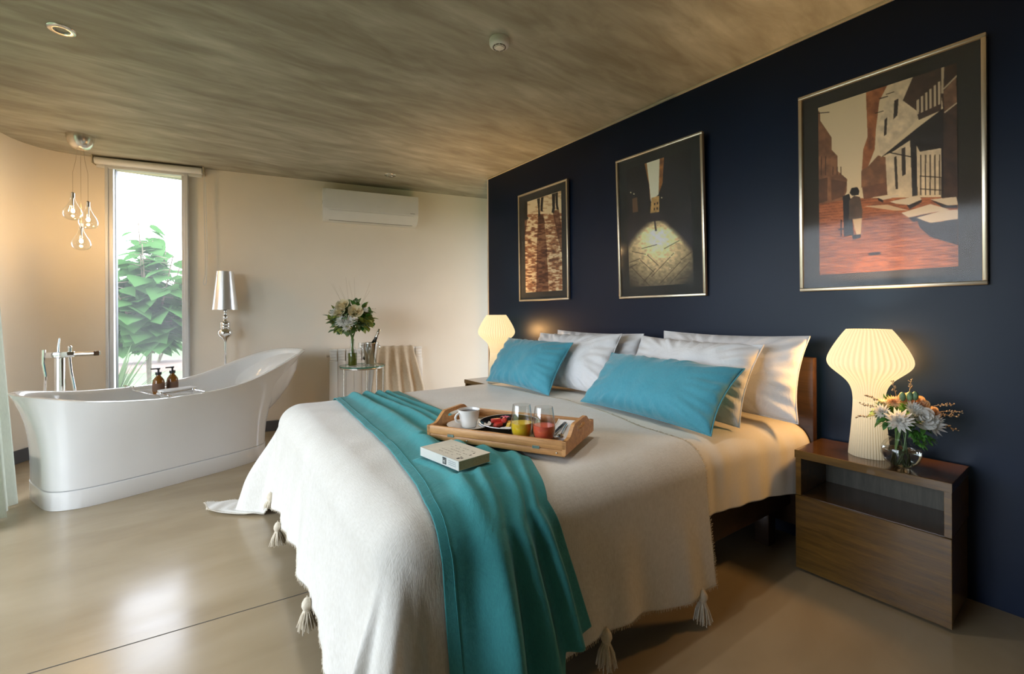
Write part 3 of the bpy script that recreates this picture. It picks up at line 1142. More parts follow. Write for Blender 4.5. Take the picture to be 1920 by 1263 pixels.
# bottle vase and bouquet on the glass table
bv = thing('bottle_vase', 'clear glass bottle vase half full of green water on the round glass table', 'vase', (TX - .105, TY - .03, .681))
G().lathe([(.001, .002), (.036, .002), (.041, .006), (.042, .09), (.041, .125), (.030, .165), (.020, .200), (.0185, .25), (.0215, .258), (.0195, .258), (.017, .25)], 28, cap0=False, cap1=False).obj('bottle_glass', M['glass'], bv, 60)
wat = N('green_water')
wat.t.nodes.remove(wat.p)
tr = wat.n('ShaderNodeBsdfTransparent'); tr.inputs['Color'].default_value = (.30, .36, .08, 1)
df = wat.n('ShaderNodeBsdfDiffuse'); df.inputs['Color'].default_value = (.17, .20, .035, 1)
mx = wat.n('ShaderNodeMixShader'); mx.inputs[0].default_value = .45
wat.l(tr.outputs[0], mx.inputs[1]); wat.l(df.outputs[0], mx.inputs[2]); wat.l(mx.outputs[0], wat.out.inputs['Surface'])
G().lathe([(.001, .006), (.036, .006), (.039, .01), (.0395, .125), (.001, .126)], 24, cap0=False, cap1=False).obj('water', wat.m, bv, 60)

r = random.Random(3)
bq = thing('flower_bouquet', 'large bouquet of white and cream flowers with mixed green foliage in the bottle vase', 'bouquet', (TX - .105, TY - .03, .94))
g = G()
for k in range(9):
    a = r.uniform(0, 2 * PI)
    g.tube([(.010 * math.cos(a), .010 * math.sin(a), -.22), (.010 * math.cos(a + 2), .010 * math.sin(a + 2), 0), (.07 * math.cos(a), .05 * math.sin(a), .16)], .0042, 6)
g.obj('stem', M['stem'], bq)
cen = Vector((0, 0, .19))
gg, gs_, gl_ = G(), G(), G()
for k in range(120):
    a, u = r.uniform(0, 2 * PI), r.uniform(-.75, 1)
    d = Vector((math.cos(a) * math.sqrt(1 - u * u) * 1.25, math.sin(a) * math.sqrt(1 - u * u), u * .9))
    tgt = gg if (d.x > -.2 and u > .2 and r.random() < .6) or u < -.4 and d.x > 0 else (gs_ if r.random() < .75 else gl_)
    if d.x > .6 and r.random() < .7:
        tgt = gl_
    leaf_spray(tgt, cen + d * .04, d, .165 * r.uniform(.8, 1.08), .068, 5, r, .68)
gg.obj('dark_foliage', M['green_leaf'], bq, 180)
gs_.obj('sage_foliage', M['sage_leaf'], bq, 180)
gl_.obj('lime_foliage', M['lime_leaf'], bq, 180)
V3 = Vector((-.55, -.83, 0))      # towards the room
SD = Vector((.83, -.55, 0))
for (sx, sz, R, kind, m) in ((-.045, -.015, .058, 'c', 'petal_white'), (.030, -.02, .056, 'c', 'petal_white'), (.005, -.065, .045, 'c', 'petal_white'), (.075, .075, .058, 'r', 'petal_cream'), (-.045, .135, .055, 'r', 'petal_cream'), (-.065, .075, .048, 'r', 'petal_cream'), (-.125, .07, .045, 'c', 'petal_white'), (.16, .09, .03, 'c', 'petal_white')):
    c = cen + SD * sx + Vector((0, 0, sz)) + V3 * (.19 - .3 * abs(sx) - .25 * max(0, sz))
    d = V3 * .8 + SD * (sx * 4) + Vector((0, 0, .3 + sz * 3))
    g = G()
    (chrys(g, c, d, R, 56, int(sx * 1000)) if kind == 'c' else rose(g, c, d, R * .9, int(sx * 1000)))
    g.obj('flower', M[m], bq, 180)
g = G()
for k in range(9):
    a = r.uniform(-.7, .7)
    d = SD * math.sin(a) + Vector((0, 0, math.cos(a))) + V3 * r.uniform(-.2, .2)
    p0 = cen + d * .12
    g.tube([p0, cen + d * .24, cen + d * r.uniform(.3, .42) + SD * r.uniform(-.03, .03)], [.0012, .001, .0006], 4)
for k in range(7):
    sd = r.choice((-1, -1, -1, 1))
    sprig(g, cen + SD * (sd * .12) + Vector((0, 0, r.uniform(-.06, .1))), SD * sd + Vector((0, 0, r.uniform(-.3, .4))), .11, r, 6, .003)
g.obj('twig', M['twig'], bq)

# champagne bucket, bottle and flutes
steel = plain('brushed_steel', (0.72, 0.70, 0.67), 0.20, 1.0, var=0.05)
bk = thing('ice_bucket', 'steel champagne bucket on the round glass table', 'ice bucket', (TX + .100, TY + .05, .681))
G().lathe([(.001, .001), (.052, .001), (.056, .005), (.080, .205), (.084, .212), (.083, .216), (.079, .213), (.054, .012), (.001, .01)], 40, cap0=False, cap1=False).obj('bucket_body', steel, bk, 50)
for sg in (-1, 1):
    c = Vector((sg * .078 * .6, -sg * .078 * .8, .16)) if False else Vector((sg * -.075 * .83, sg * .075 * .55, .17))
    n = c.normalized()
    pts = [c + Vector((0, 0, .022 * math.cos(t))) + Vector((c.x, c.y, 0)).normalized() * (.006 + .010 * abs(math.sin(t))) + Vector((-c.y, c.x, 0)).normalized() * (.02 * math.sin(t)) for t in [2 * PI * k / 16 for k in range(17)]]
    G().tube(pts, .003, 8, cap=False).obj('ring_handle', M['chrome'], bk)
cb = thing('champagne_bottle', 'dark champagne bottle leaning in the steel bucket', 'bottle', (TX + .062, TY + .075, .720))
R = Matrix.Rotation(math.radians(24), 4, Vector((.55, .83, 0)).normalized())
G().lathe([(.001, 0), (.036, 0), (.039, .005), (.040, .10), (.037, .14), (.024, .19), (.0155, .23), (.0145, .30)], 24).xf(R).obj('bottle_body', plain('dark_bottle_glass', (0.012, 0.014, 0.008), 0.08, var=0.1), cb, 50)
G().lathe([(.0165, .255), (.0155, .295), (.0175, .30), (.0175, .312), (.015, .318), (.016, .335), (.012, .342)], 20).xf(R).obj('foil', M['satin'], cb, 50)
flute = thing('champagne_flute', 'empty champagne glass next to the bottle vase on the glass table', 'glass', (TX - .035, TY - .075, .681), 0, 'champagne glasses on the round glass table')
G().lathe([(.001, .001), (.034, .001), (.034, .003), (.006, .008), (.0038, .02), (.0038, .105), (.008, .115), (.022, .13), (.029, .155), (.030, .185), (.026, .225)], 28, cap0=False, cap1=False).obj('bowl', M['glass'], flute, 60)
copy_tree(flute, 'empty champagne glass in front of the steel bucket on the glass table', (TX + .035, TY - .085, .681))

# ceiling fittings
dl = thing('downlight', 'recessed round downlight in the ceiling near the glazed left side', 'downlight', (-.472, 3.11, ZC), 0, 'recessed ceiling downlights')
G().lathe([(.030, -.001), (.032, -.006), (.050, -.007), (.056, -.003), (.057, 0)], 36, cap0=False, cap1=False).obj('trim_ring', M['satin'], dl, 50)
G().lathe([(.001, .010), (.022, .008), (.026, -.002), (.030, -.003)], 28, cap0=False, cap1=False).obj('lens', M['grey_plastic'], dl, 50)
copy_tree(dl, 'recessed round downlight in the ceiling above the air conditioner', (1.72, 4.41, ZC))
# two fill spots added out of view to brighten the bed, with matching rings
for i_, (x_, y_) in enumerate(((.75, 1.70), (1.35, 1.36))):
    g = G().lathe([(.030, -.001), (.032, -.006), (.050, -.007), (.056, -.003), (.057, 0)], 36, (x_, y_, ZC), cap0=False, cap1=False)
    struct(g.obj('trim_%d' % (4 + i_), M['satin'], smooth=50))  # ring of an added, unseen fitting
    l_ = bpy.data.lights.new('added_fill_beam', 'SPOT')
    l_.energy = 17
    l_.color = (1.0, .94, .86)
    l_.spot_size = math.radians(100)
    l_.spot_blend = 1.0
    l_.shadow_soft_size = .028
    o_ = bpy.data.objects.new('added_fill_beam', l_)
    o_.location = (x_, y_, ZC - .009)
    COL.objects.link(o_)
sd = thing('smoke_detector', 'white round smoke detector on the concrete ceiling', 'smoke detector', (1.33, 1.90, ZC))
G().lathe([(.002, -.048), (.022, -.047), (.023, -.043), (.040, -.040), (.049, -.034), (.052, -.026), (.052, -.006), (.050, 0)], 40, cap1=False).obj('housing', M['white_plastic'], sd, 40)
g = G()
for k in range(10):
    a = 2 * PI * k / 10
    g2 = G().box(.028, .034, -.008, .008, -.0432, -.041)
    g2.xf(Matrix.Rotation(a, 4, 'Z'))
    g.add(g2.v, g2.f)
g.obj('vent_slot', M['black'], sd, 0)

# sheer curtain at the end of the glazing
cu = thing('curtain', 'sheer off-white floor length curtain at the left edge', 'curtain', (-.90, 3.55, 0))
nu, nv = 150, 24
P = np.zeros((nu, nv, 3))
for i in range(nu):
    u = i / (nu - 1)
    for j in range(nv):
        v = j / (nv - 1)
        y = .08 + .52 * u
        fl_ = v ** 1.4
        x = (.024 + .045 * fl_) * math.sin(u * 2 * PI * 5 + .6 * v) + .014 * math.sin(u * 17 + 1) - .085 * (1 - v)
        P[i, j] = (x, y + .02 * math.sin(u * 40) * fl_, 2.545 - 2.53 * v)
o = G().grid(P).obj('cloth', M['curtain'], cu, 180)
G().tube([(-.085, -2.8, 2.56), (-.085, .62, 2.56)], .012, 10).obj('curtain_rail', M['alu'], cu)

# ------------------------------------------------------------------ bed
BO = Vector((2.5, 0.955, 0))          # near corner at the headboard
BANG = math.atan2(0.04, -0.9992)      # bed axis from head to foot
BED_ROT = BANG                         # local x = towards the foot
BL, BWID, BTOP, BR = 2.12, 2.03, 0.640, 0.125


def bed_world(a, b, z):
    """a: from headboard to foot, b: from near to far side"""
    ax = Vector((-0.9992, 0.04, 0))
    bx = Vector((0.04, 0.9992, 0))
    p = BO + ax * a + bx * b
    return (p.x, p.y, z)


def vnoise(x, y, s, seed):
    out = np.zeros_like(x)
    rr = np.random.RandomState(seed)
    for k in range(9):
        th = rr.uniform(0, PI)
        fq = s * rr.uniform(.6, 1.7)
        out += np.sin((x * np.cos(th) + y * np.sin(th)) * fq + rr.uniform(0, 6.28)) / 9 ** .5
    return out * .6


def sm01(x):
    x = np.clip(x, 0, 1)
    return x * x * (3 - 2 * x)


def drape(a, b, off=0.0, amp=1.0, seed=0, flare=0.07, corner=0.30, floor=0.012):
    a = np.asarray(a, float)
    b = np.asarray(b, float)
    R = BR
    aL = BL - R
    ea = np.maximum(a - aL, 0)
    en = np.maximum(R - b, 0)
    ef = np.maximum(b - (BWID - R), 0)
    eb = en + ef
    sb = np.where(en > 0, -1.0, 1.0)
    r = np.hypot(ea, eb)
    phi = np.arctan2(eb, ea)
    phi = np.where(r < 1e-9, 0, phi)
    s2 = np.sin(2 * phi) ** 2
    d = flare + corner * s2
    th = np.minimum(r / R, PI / 2 - d)
    rest = np.maximum(r - R * (PI / 2 - d), 0)
    ac = np.minimum(a, aL)
    bc = np.clip(b, R, BWID - R)
    k = .62
    # running length round the edge, near side first
    t_near = ac + k * (PI / 2 - phi)
    t_foot = aL + k * PI / 2 + (bc - R)
    t_far = aL + k * PI / 2 + (BWID - 2 * R) + k * phi + (aL - ac)
    t = np.where(en > 0, t_near, np.where(ef > 0, t_far, t_foot))
    rr = np.random.RandomState(100 + seed)
    w = .55 * np.sin(2 * PI * t / .46 + 1.1) + .30 * np.sin(2 * PI * t / .27 + 2.3) + .22 * np.sin(2 * PI * t / .17 + rr.uniform(0, 6))
    w = np.clip(.5 + .55 * w, 0, 1.25)
    A = amp * sm01(rest / .42) * (.034 + .085 * s2)
    h = R * np.sin(th) + rest * np.sin(d) + A * w + off * np.sin(np.minimum(th / (PI / 2 - d) * PI / 2, PI / 2))
    v = R * (1 - np.cos(th)) + rest * np.cos(d)
    dome = .010 * np.sin(PI * np.clip(b / BWID, 0, 1)) + amp * (.0035 * vnoise(a, b, 9, 3 + seed) + .0018 * vnoise(a, b, 28, 5 + seed)) * (1 - sm01(r / .1))
    z = BTOP + dome - v + off * np.cos(np.minimum(th, PI / 2))
    ex = np.maximum(floor - z, 0)
    h = h + ex * .85
    z = np.where(ex > 0, floor + .006 * np.sin(ex * 40) ** 2 + off * .3 + .002, z)
    la = np.minimum(a, aL) + h * np.cos(phi) * (r > 1e-9)
    lb = np.where(eb > 0, np.where(sb < 0, R, BWID - R), b) + sb * h * np.sin(phi)
    lb = np.where(eb > 0, lb, b)
    return la, lb, z


def to_world(la, lb, z):
    x = BO.x - .9992 * la + .04 * lb
    y = BO.y + .04 * la + .9992 * lb
    return np.stack([x, y, z], -1)


# frame, mattress, headboard
bed = thing('bed', 'large double bed with walnut frame and headboard against the navy wall', 'bed', (BO.x, BO.y, 0), BANG)
# local frame: x towards foot, y = rot90(x) = towards -b, so b = -y
def bb(g, a0, a1, b0, b1, z0, z1, bev=.004):
    return g.box(a0, a1, -b1, -b0, z0, z1, bev, 2)


bb(G(), -.045, -.002, -.06, 2.09, .10, .955, .004).obj('headboard', M['bed_wood'], bed, 40)
for b0 in (.045, 1.955):
    bb(G(), 0, 2.02, b0, b0 + .03, .20, .375).obj('side_rail', M['bed_wood'], bed, 40)
bb(G(), 1.99, 2.02, .075, 1.955, .20, .375).obj('foot_rail', M['bed_wood'], bed, 40)
for a0 in (.06, 1.90):
    for b0 in (.09, 1.87):
        bb(G(), a0, a0 + .07, b0, b0 + .07, 0, .20).obj('leg', M['bed_wood'], bed, 40)
bb(G(), .0, 1.99, .076, 1.954, .25, .30).obj('slat_base', M['bed_wood'], bed, 40)
bb(G(), .005, 2.04, .05, 1.98, .301, .615, .07).obj('mattress', M['sheet'], bed, 180)

# fitted duvet cover seen towards the head
na, nb = 90, 190
aa = np.linspace(.012, 1.28, na)
bfar = BWID - BR + .40
bs = np.linspace(BR - 1.0, bfar, nb)
A, B = np.meshgrid(aa, bs, indexing='ij')
# near hem rises towards the foot, as the photo shows
hem = .405 - .060 * np.clip(A / .85, 0, 1)
tt = np.where(B < BR, (BR - B) / 1.0, 0)
B2 = np.where(B < BR, BR - tt * hem, B)
la, lb, z = drape(A, B2, -.014, .35, 4, .05, .25)
# pull wrinkles running down the near side
dn = sm01((BR + .10 - B2) / .25)
wr = np.sin(A * 52 + 5 * B2 + 2.0 * np.sin(A * 7)) * .5 + np.sin(A * 31 - 8 * B2) * .5
puff = np.exp(-((A - .0) / .22) ** 2) * sm01((BR + .08 - B2) / .2)
lb = lb - dn * .0055 * wr - .055 * puff
z = z + .003 * wr * sm01((.35 - np.abs(B2 - BR)) / .35) * (B2 > BR)
o = G().grid(to_world(la, lb, z)).obj('duvet', M['sheet'], smooth=180)
tag(o, 'ivory duvet covering the bed near the pillows, hanging wrinkled beside the bedside table', 'duvet')
sm = o.modifiers.new('thick', 'SOLIDIFY')
sm.thickness = .008
sm.offset = -1

# cream linen bedspread with fringe and tassels
na, nb = 230, 330
u = np.linspace(0, 1, na)
bnear, bfar2 = BR - .585, BWID - BR + .63
bs = np.linspace(bnear, bfar2, nb)
U, B = np.meshgrid(u, bs, indexing='ij')
a_start = .80 - .14 * sm01((B - .15) / .9) - .02 * np.sin(B * 3)
a_end = BL - BR + .575 + .02 * np.sin(B * 4 + .5) + .17 * sm01((B - 1.80) / .45)
A = a_start + (a_end - a_start) * U
# the near hem dips a little towards the head end
B2 = np.where(B < BR, BR - (BR - B) * (1.0 + .03 * np.exp(-((A - .95) / .25) ** 2) - .07 * np.exp(-((A - 1.4) / .25) ** 2)), B)
la, lb, z = drape(A, B2, 0.0, 1.0, 0)
# scalloped fringe edge
P = to_world(la, lb, z)
spread_grid = P
o = G().grid(P).obj('bedspread', M['bedspread'], smooth=180)
tag(o, 'cream linen bedspread with tassels draped over the foot and near side of the bed', 'bedspread')
sm = o.modifiers.new('thick', 'SOLIDIFY')
sm.thickness = .004
sm.offset = 1
spread = o
# fringe along the hems
g = G()
rr = random.Random(2)


def fringe_line(pts, prev, step=.007):
    acc = 0
    for i in range(len(pts) - 1):
        p, q = Vector(pts[i]), Vector(pts[i + 1])
        d = (p - Vector(prev[i]))
        if d.length < 1e-6:
            continue
        d.normalize()
        L = (q - p).length
        while acc < L:
            c = p.lerp(q, acc / L)
            e = c + d * rr.uniform(.006, .013) + Vector((rr.uniform(-.003, .003), rr.uniform(-.003, .003), 0))
            if e.z > .002:
                g.tube([c - d * .003, e], [.0016, .0008], 4)
            acc += step
        acc -= L


fringe_line(P[:, 0], P[:, 1])
fringe_line(P[-1, :], P[-2, :])
fringe_line(P[0, :], P[1, :], .006)
fringe_line(P[:, -1], P[:, -2])
g.obj('fringe', M['tassel'], spread, 180)


def tassel(p, L=.115, seed=0):
    r = random.Random(seed)
    x, y, z = p
    g = G()
    g.lathe([(.002, .020), (.010, .014), (.0175, 0), (.0185, -.010), (.014, -.021), (.012, -.026), (.014, -.030)], 14, (x, y, z - .012))
    for k in range(70):
        a, q = r.uniform(0, 2 * PI), math.sqrt(r.uniform(.05, 1))
        c, s = math.cos(a), math.sin(a)
        l2 = L - .04 + r.uniform(-.012, .006)
        g.tube([(x + .011 * q * c, y + .011 * q * s, z - .038), (x + .026 * q * c, y + .026 * q * s, z - .038 - .45 * l2), (x + .035 * q * c + r.uniform(-.005, .005), y + .035 * q * s + r.uniform(-.005, .005), z - .038 - l2)], [.0026, .0024, .0018], 5)
    g.tube([(x, y, z + .012), (x, y, z)], .002, 5)
    return g.obj('tassel', M['tassel'], spread, 60)


def near_hem(x):
    """point of the near hem closest to world x"""
    row = P[:, 0]
    return row[int(np.argmin(np.abs(row[:, 0] - x) + 10 * (row[:, 0] < .45)))]


def foot_hem(y):
    row = P[-1, :]
    m = np.abs(row[:, 1] - y) + 10 * (row[:, 0] > .5)
    return row[int(np.argmin(m))]


for i, x in enumerate((1.075, 1.585)):
    p = near_hem(x)
    tassel((p[0], p[1] - .004, p[2] + .012), .115, i)
for i, y in enumerate((2.42, 1.72)):
    p = foot_hem(y)
    tassel((p[0] - .012, p[1], p[2] + .022), .105, 10 + i)
for i, y in enumerate((2.86,)):
    p = foot_hem(y)
    tassel((p[0] - .004, p[1], max(p[2], .03) + .05), .08, 20 + i)

# teal runner, pleated lengthwise
nt, ns = 150, 330
t = np.linspace(0, 1, nt)
s = np.linspace(-.50, BWID - BR + .34, ns)
T, Sb = np.meshgrid(t, s, indexing='ij')
bk = [-.60, -.3, 0.0, .12, .25, .5, .85, 1.3, 1.9, 2.2]
kl = [1.955, 1.965, 1.97, 1.962, 1.935, 1.90, 1.868, 1.845, 1.80, 1.79]
kr = [1.47, 1.53, 1.60, 1.56, 1.50, 1.455, 1.435, 1.42, 1.385, 1.36]
lft = np.interp(Sb, bk, kl)
rgt = np.interp(Sb, bk, kr)
hang = sm01((.16 - Sb) / .22)
Aa = lft + (rgt - lft) * T
# hem lengths: long part towards the foot, shorter on the head side
hemk = np.interp(T, [0, .70, .76, 1.0], [1.03, 1.06, .835, .79])
Sb2 = np.where(Sb < BR, BR - (BR - Sb) * hemk, Sb)
ph = T * 2 * PI
drift = .25 * np.sin(Sb * 1.7 + .4) + .10 * np.sin(Sb * 5.0)
pw = T + .06 * np.sin(Sb * 2.3 + T * 3) + .05 * drift


def ridge(x, c, w):
    q = (x - c) / w
    return np.exp(-q ** 2)


c1 = .30 + .10 * np.sin(Sb * 1.5 + 1.0)
c2 = .52 + .07 * np.sin(Sb * 2.1 + .2)
c3 = .72 + .05 * np.sin(Sb * 1.9 + 2.0)
c4 = .88 + .03 * np.sin(Sb * 2.6)
onto = .027 * ridge(pw, c1, .075) + .027 * ridge(pw, c2, .055) + .022 * ridge(pw, c3, .048) + .014 * ridge(pw, c4, .035)
onto = onto + .004 * vnoise(Aa, Sb, 16, 21) * np.sin(PI * np.clip(T, 0, 1)) + .003
hgo = (.085 * ridge(T, .40 - .06 * sm01(-Sb / .4), .115) + .070 * ridge(T, .645, .075) + .055 * ridge(T, .83, .05) + .012 * ridge(T, .12, .1)) * (.30 + .70 * sm01((.12 - Sb) / .40))
offs = .007 + onto * (1 - hang) + hgo * hang
# keep it flat beneath the tray and the book
x0, y0, z0_ = drape(Aa, Sb2, 0, 1, 0)
W0 = to_world(x0, y0, z0_)
tray_o, e1, e2 = np.array([.815, 1.70]), np.array([.475, -.88]), np.array([.88, .475])
q1 = (W0[..., 0] - tray_o[0]) * e1[0] + (W0[..., 1] - tray_o[1]) * e1[1]
q2 = (W0[..., 0] - tray_o[0]) * e2[0] + (W0[..., 1] - tray_o[1]) * e2[1]
din = np.minimum(np.minimum(q1 + .01, .61 - q1), np.minimum(q2 + .01, .39 - q2))
flat = sm01(din / .03 + .6)
offs = offs * (1 - flat) + .004 * flat
bdx, bdy = W0[..., 0] - .765, W0[..., 1] - 1.375
b1 = bdx * math.cos(math.radians(97.5)) + bdy * math.sin(math.radians(97.5))
b2 = -bdx * math.sin(math.radians(97.5)) + bdy * math.cos(math.radians(97.5))
fb = sm01(np.minimum(.14 - np.abs(b1), .095 - np.abs(b2)) / .025)
offs = offs * (1 - fb) + .020 * fb
la, lb, z = drape(Aa, Sb2, 0.0, 1.0, 0)
e = 1e-3
pa = to_world(*drape(Aa + e, Sb2, 0, 1, 0)) - to_world(*drape(Aa - e, Sb2, 0, 1, 0))
pb = to_world(*drape(Aa, Sb2 + e, 0, 1, 0)) - to_world(*drape(Aa, Sb2 - e, 0, 1, 0))
nrm = np.cross(pa, pb)
nrm /= np.maximum(np.linalg.norm(nrm, axis=-1, keepdims=True), 1e-9)
nrm *= np.where(nrm[..., 2:3] < -.15, -1, 1)
out = np.array([.04, -1.0, 0.12])
out /= np.linalg.norm(out)
k = hang[..., None]
nn = nrm * (1 - k) + out * k
nn /= np.linalg.norm(nn, axis=-1, keepdims=True)
RP = to_world(la, lb, z) + nn * offs[..., None]
RP[..., 2] = np.maximum(RP[..., 2], .012)
o = G().grid(RP).obj('bed_runner', M['teal'], smooth=180)
tag(o, 'teal velvet runner laid in folds across the foot of the bed', 'bed runner')
sm = o.modifiers.new('thick', 'SOLIDIFY')
sm.thickness = .004
sm.offset = 1
# stitched hem bands
g = G()
for cols, d in ((slice(0, 1), 1),):
    pass
edge = [tuple(p + n * .006) for p, n in zip(RP[10, ::2], nn[10, ::2])]
g.tube(edge, .0012, 5)
g.obj('hem_stitching', M['teal'], o, 180)


# ------------------------------------------------------------------ pillows
def pillow(w, h, th, seed, wr=.012, pinch=.07, sag=0.0):
    n = 70
    r = np.random.RandomState(seed)
    u = np.linspace(-1, 1, n)
    U, V = np.meshgrid(u, u, indexing='ij')
    U = np.sign(U) * np.abs(U) ** .85
    V = np.sign(V) * np.abs(V) ** .85
    X = w / 2 * U * (1 - pinch * (1 - V ** 2) ** 1.0 * np.abs(U) ** 2)
    Y = h / 2 * V * (1 - pinch * (1 - U ** 2) ** 1.0 * np.abs(V) ** 2)
    body = np.clip((1 - np.abs(U) ** 2.4), 0, 1) ** .55 * np.clip((1 - np.abs(V) ** 2.4), 0, 1) ** .55
    edge = np.clip((np.maximum(np.abs(U), np.abs(V)) - .55) / .45, 0, 1) * (body > 0)
    rad = np.arctan2(V * h, U * w)
    wrk = (.9 * np.sin(rad * 17 + 2 * vnoise(X, Y, 8, seed) + r.uniform(0, 6)) + .5 * np.sin(rad * 41 + 3 * vnoise(X, Y, 9, seed + 2))) * edge + .7 * vnoise(X + .06 * vnoise(X, Y, 12, seed + 3), Y, 15, seed + 50) + .35 * vnoise(X, Y + .03 * vnoise(X, Y, 20, seed + 4), 38, seed + 70)
    zt = th / 2 * body + wr * wrk * body ** .5
    zb = -th / 2 * body * .8 + wr * .6 * vnoise(X, Y, 22, seed + 90) * body ** .5
    Y = Y - sag * (1 - V) * .5 * np.cos(U * PI / 2) * 0
    g = G()
    g.grid(np.stack([X, Y, zt], -1))
    g.grid(np.stack([X, Y, zb], -1)[::-1])
    return g


def lean(bl, br, up_top):
    """matrix: local x from left to right bottom corner, y up along the leaning face, z out towards the room"""
    bl, br, tp = Vector(bl), Vector(br), Vector(up_top)
    x = (br - bl)
    w = x.length
    x.normalize()
    mid = (bl + br) / 2
    y = tp - mid
    y = y - x * y.dot(x)
    h = y.length
    y.normalize()
    z = x.cross(y)
    Mx = Matrix((x, y, z)).transposed().to_4x4()
    Mx.translation = (mid + tp) / 2
    return Mx, w, h


def put_pillow(name, label, cat, group, bl, br, top, th, mat, seed, wr=.012, pinch=.07, roll=0.0, seam=True):
    Mx, w, h = lean(bl, br, top)
    o = pillow(w, h, th, seed, wr, pinch).obj(name, mat, smooth=180, fix=True)
    o.matrix_world = Mx @ Matrix.Rotation(roll, 4, 'Z')
    tag(o, label, cat, group)
    # piped seam round the edge
    n = 40
    pts = []
    for k in range(4 * n):
        s_, q = divmod(k, n)
        t_ = -1 + 2 * q / n
        U, V = [(t_, -1), (1, t_), (-t_, 1), (-1, -t_)][s_]
        pts.append((w / 2 * U * (1 - pinch * (1 - V ** 2) * abs(U) ** 2), h / 2 * V * (1 - pinch * (1 - U ** 2) * abs(V) ** 2), 0))
    pts.append(pts[0])
    G().tube(pts, .0032, 6, cap=False).obj('seam', mat, o, 180)
    return o


pg = 'white pillows against the headboard'
put_pillow('pillow', 'white pillow at the back against the headboard beside the near bedside lamp', 'pillow', pg,
           (2.31, 1.72, .665), (2.30, .905, .662), (2.435, 1.27, 1.065), .19, M['pillow_white'], 1, .018)
put_pillow('pillow', 'white pillow directly behind the large front turquoise cushion', 'pillow', pg,
           (2.10, 1.80, .660), (2.07, 1.06, .657), (2.285, 1.37, 1.030), .19, M['pillow_white'], 2, .020, .07, -.02)
put_pillow('pillow', 'white pillow at the back against the headboard on the far half of the bed', 'pillow', pg,
           (2.33, 2.70, .665), (2.32, 1.86, .662), (2.43, 2.24, 1.045), .19, M['pillow_white'], 3, .020)
put_pillow('pillow', 'white pillow directly behind the far turquoise cushion', 'pillow', pg,
           (2.12, 2.74, .660), (2.12, 1.93, .657), (2.30, 2.30, 1.035), .19, M['pillow_white'], 4, .020, .07, .03)
cg = 'turquoise cushions on the bed'
put_pillow('cushion', 'large turquoise velvet cushion in front, nearer the bedside table with the flowers', 'cushion', cg,
           (1.895, 1.905, .657), (1.835, 1.055, .655), (2.11, 1.43, .928), .21, M['teal_cushion'], 5, .012, .075, -.015)
put_pillow('cushion', 'turquoise velvet cushion on the far half of the bed, near the far lamp', 'cushion', cg,
           (1.925, 2.945, .657), (1.895, 2.17, .655), (2.12, 2.56, .985), .21, M['teal_cushion'], 6, .012, .075, .0)

# ------------------------------------------------------------------ bedside tables and lamps
def nightstand(label, loc):
    ns = thing('nightstand', label, 'bedside table', loc, 0, 'walnut bedside tables')
    D, Wd, H = .31, .52, .55        # x depth (front at 0), y width from 0
    G().box(.0005, D, -.002, Wd + .002, .515, H, .001, 1).obj('top', M['dark_wood_top'], ns, 40)
    G().box(-.004, .0005, -.002, Wd + .002, .515, H, .0008, 1).obj('front_edge', M['dark_wood'], ns, 40)
    for y0 in (0, Wd - .022):
        G().box(.004, D, y0, y0 + .022, .345, .515, .001, 1).obj('side_panel', M['dark_wood'], ns, 40)
    G().box(D - .014, D, .022, Wd - .022, .345, .515).obj('back_panel', M['grey_wood'], ns, 0)
    G().box(.012, D - .014, .022, Wd - .022, .335, .345).obj('shelf', M['dark_wood_top'], ns, 0)
    G().box(.018, D, .004, Wd - .004, .02, .335).obj('carcass', M['dark_wood'], ns, 0)
    G().box(0, .0175, .0, Wd, .012, .343, .0015, 1).obj('drawer_front', M['dark_wood'], ns, 40)
    G().box(.03, D - .02, .02, Wd - .02, 0, .0195).obj('plinth', M['black'], ns, 0)
    return ns


ns1 = nightstand('walnut bedside table with open shelf beside the near lamp and small flowers', (2.268, .366, 0))
copy_tree(ns1, 'walnut bedside table at the far side of the bed, mostly hidden', (2.20, 3.235, 0))

LAMP_PROF = [(.073, .0), (.0705, .03), (.0665, .07), (.0620, .12), (.0585, .17), (.0560, .21), (.0550, .245), (.0575, .275), (.0640, .300), (.0760, .322), (.0950, .342), (.1180, .362), (.1370, .380), (.1470, .395), (.1500, .410), (.1480, .426), (.1380, .452), (.1240, .480), (.1070, .510), (.0880, .540), (.0780, .553)]


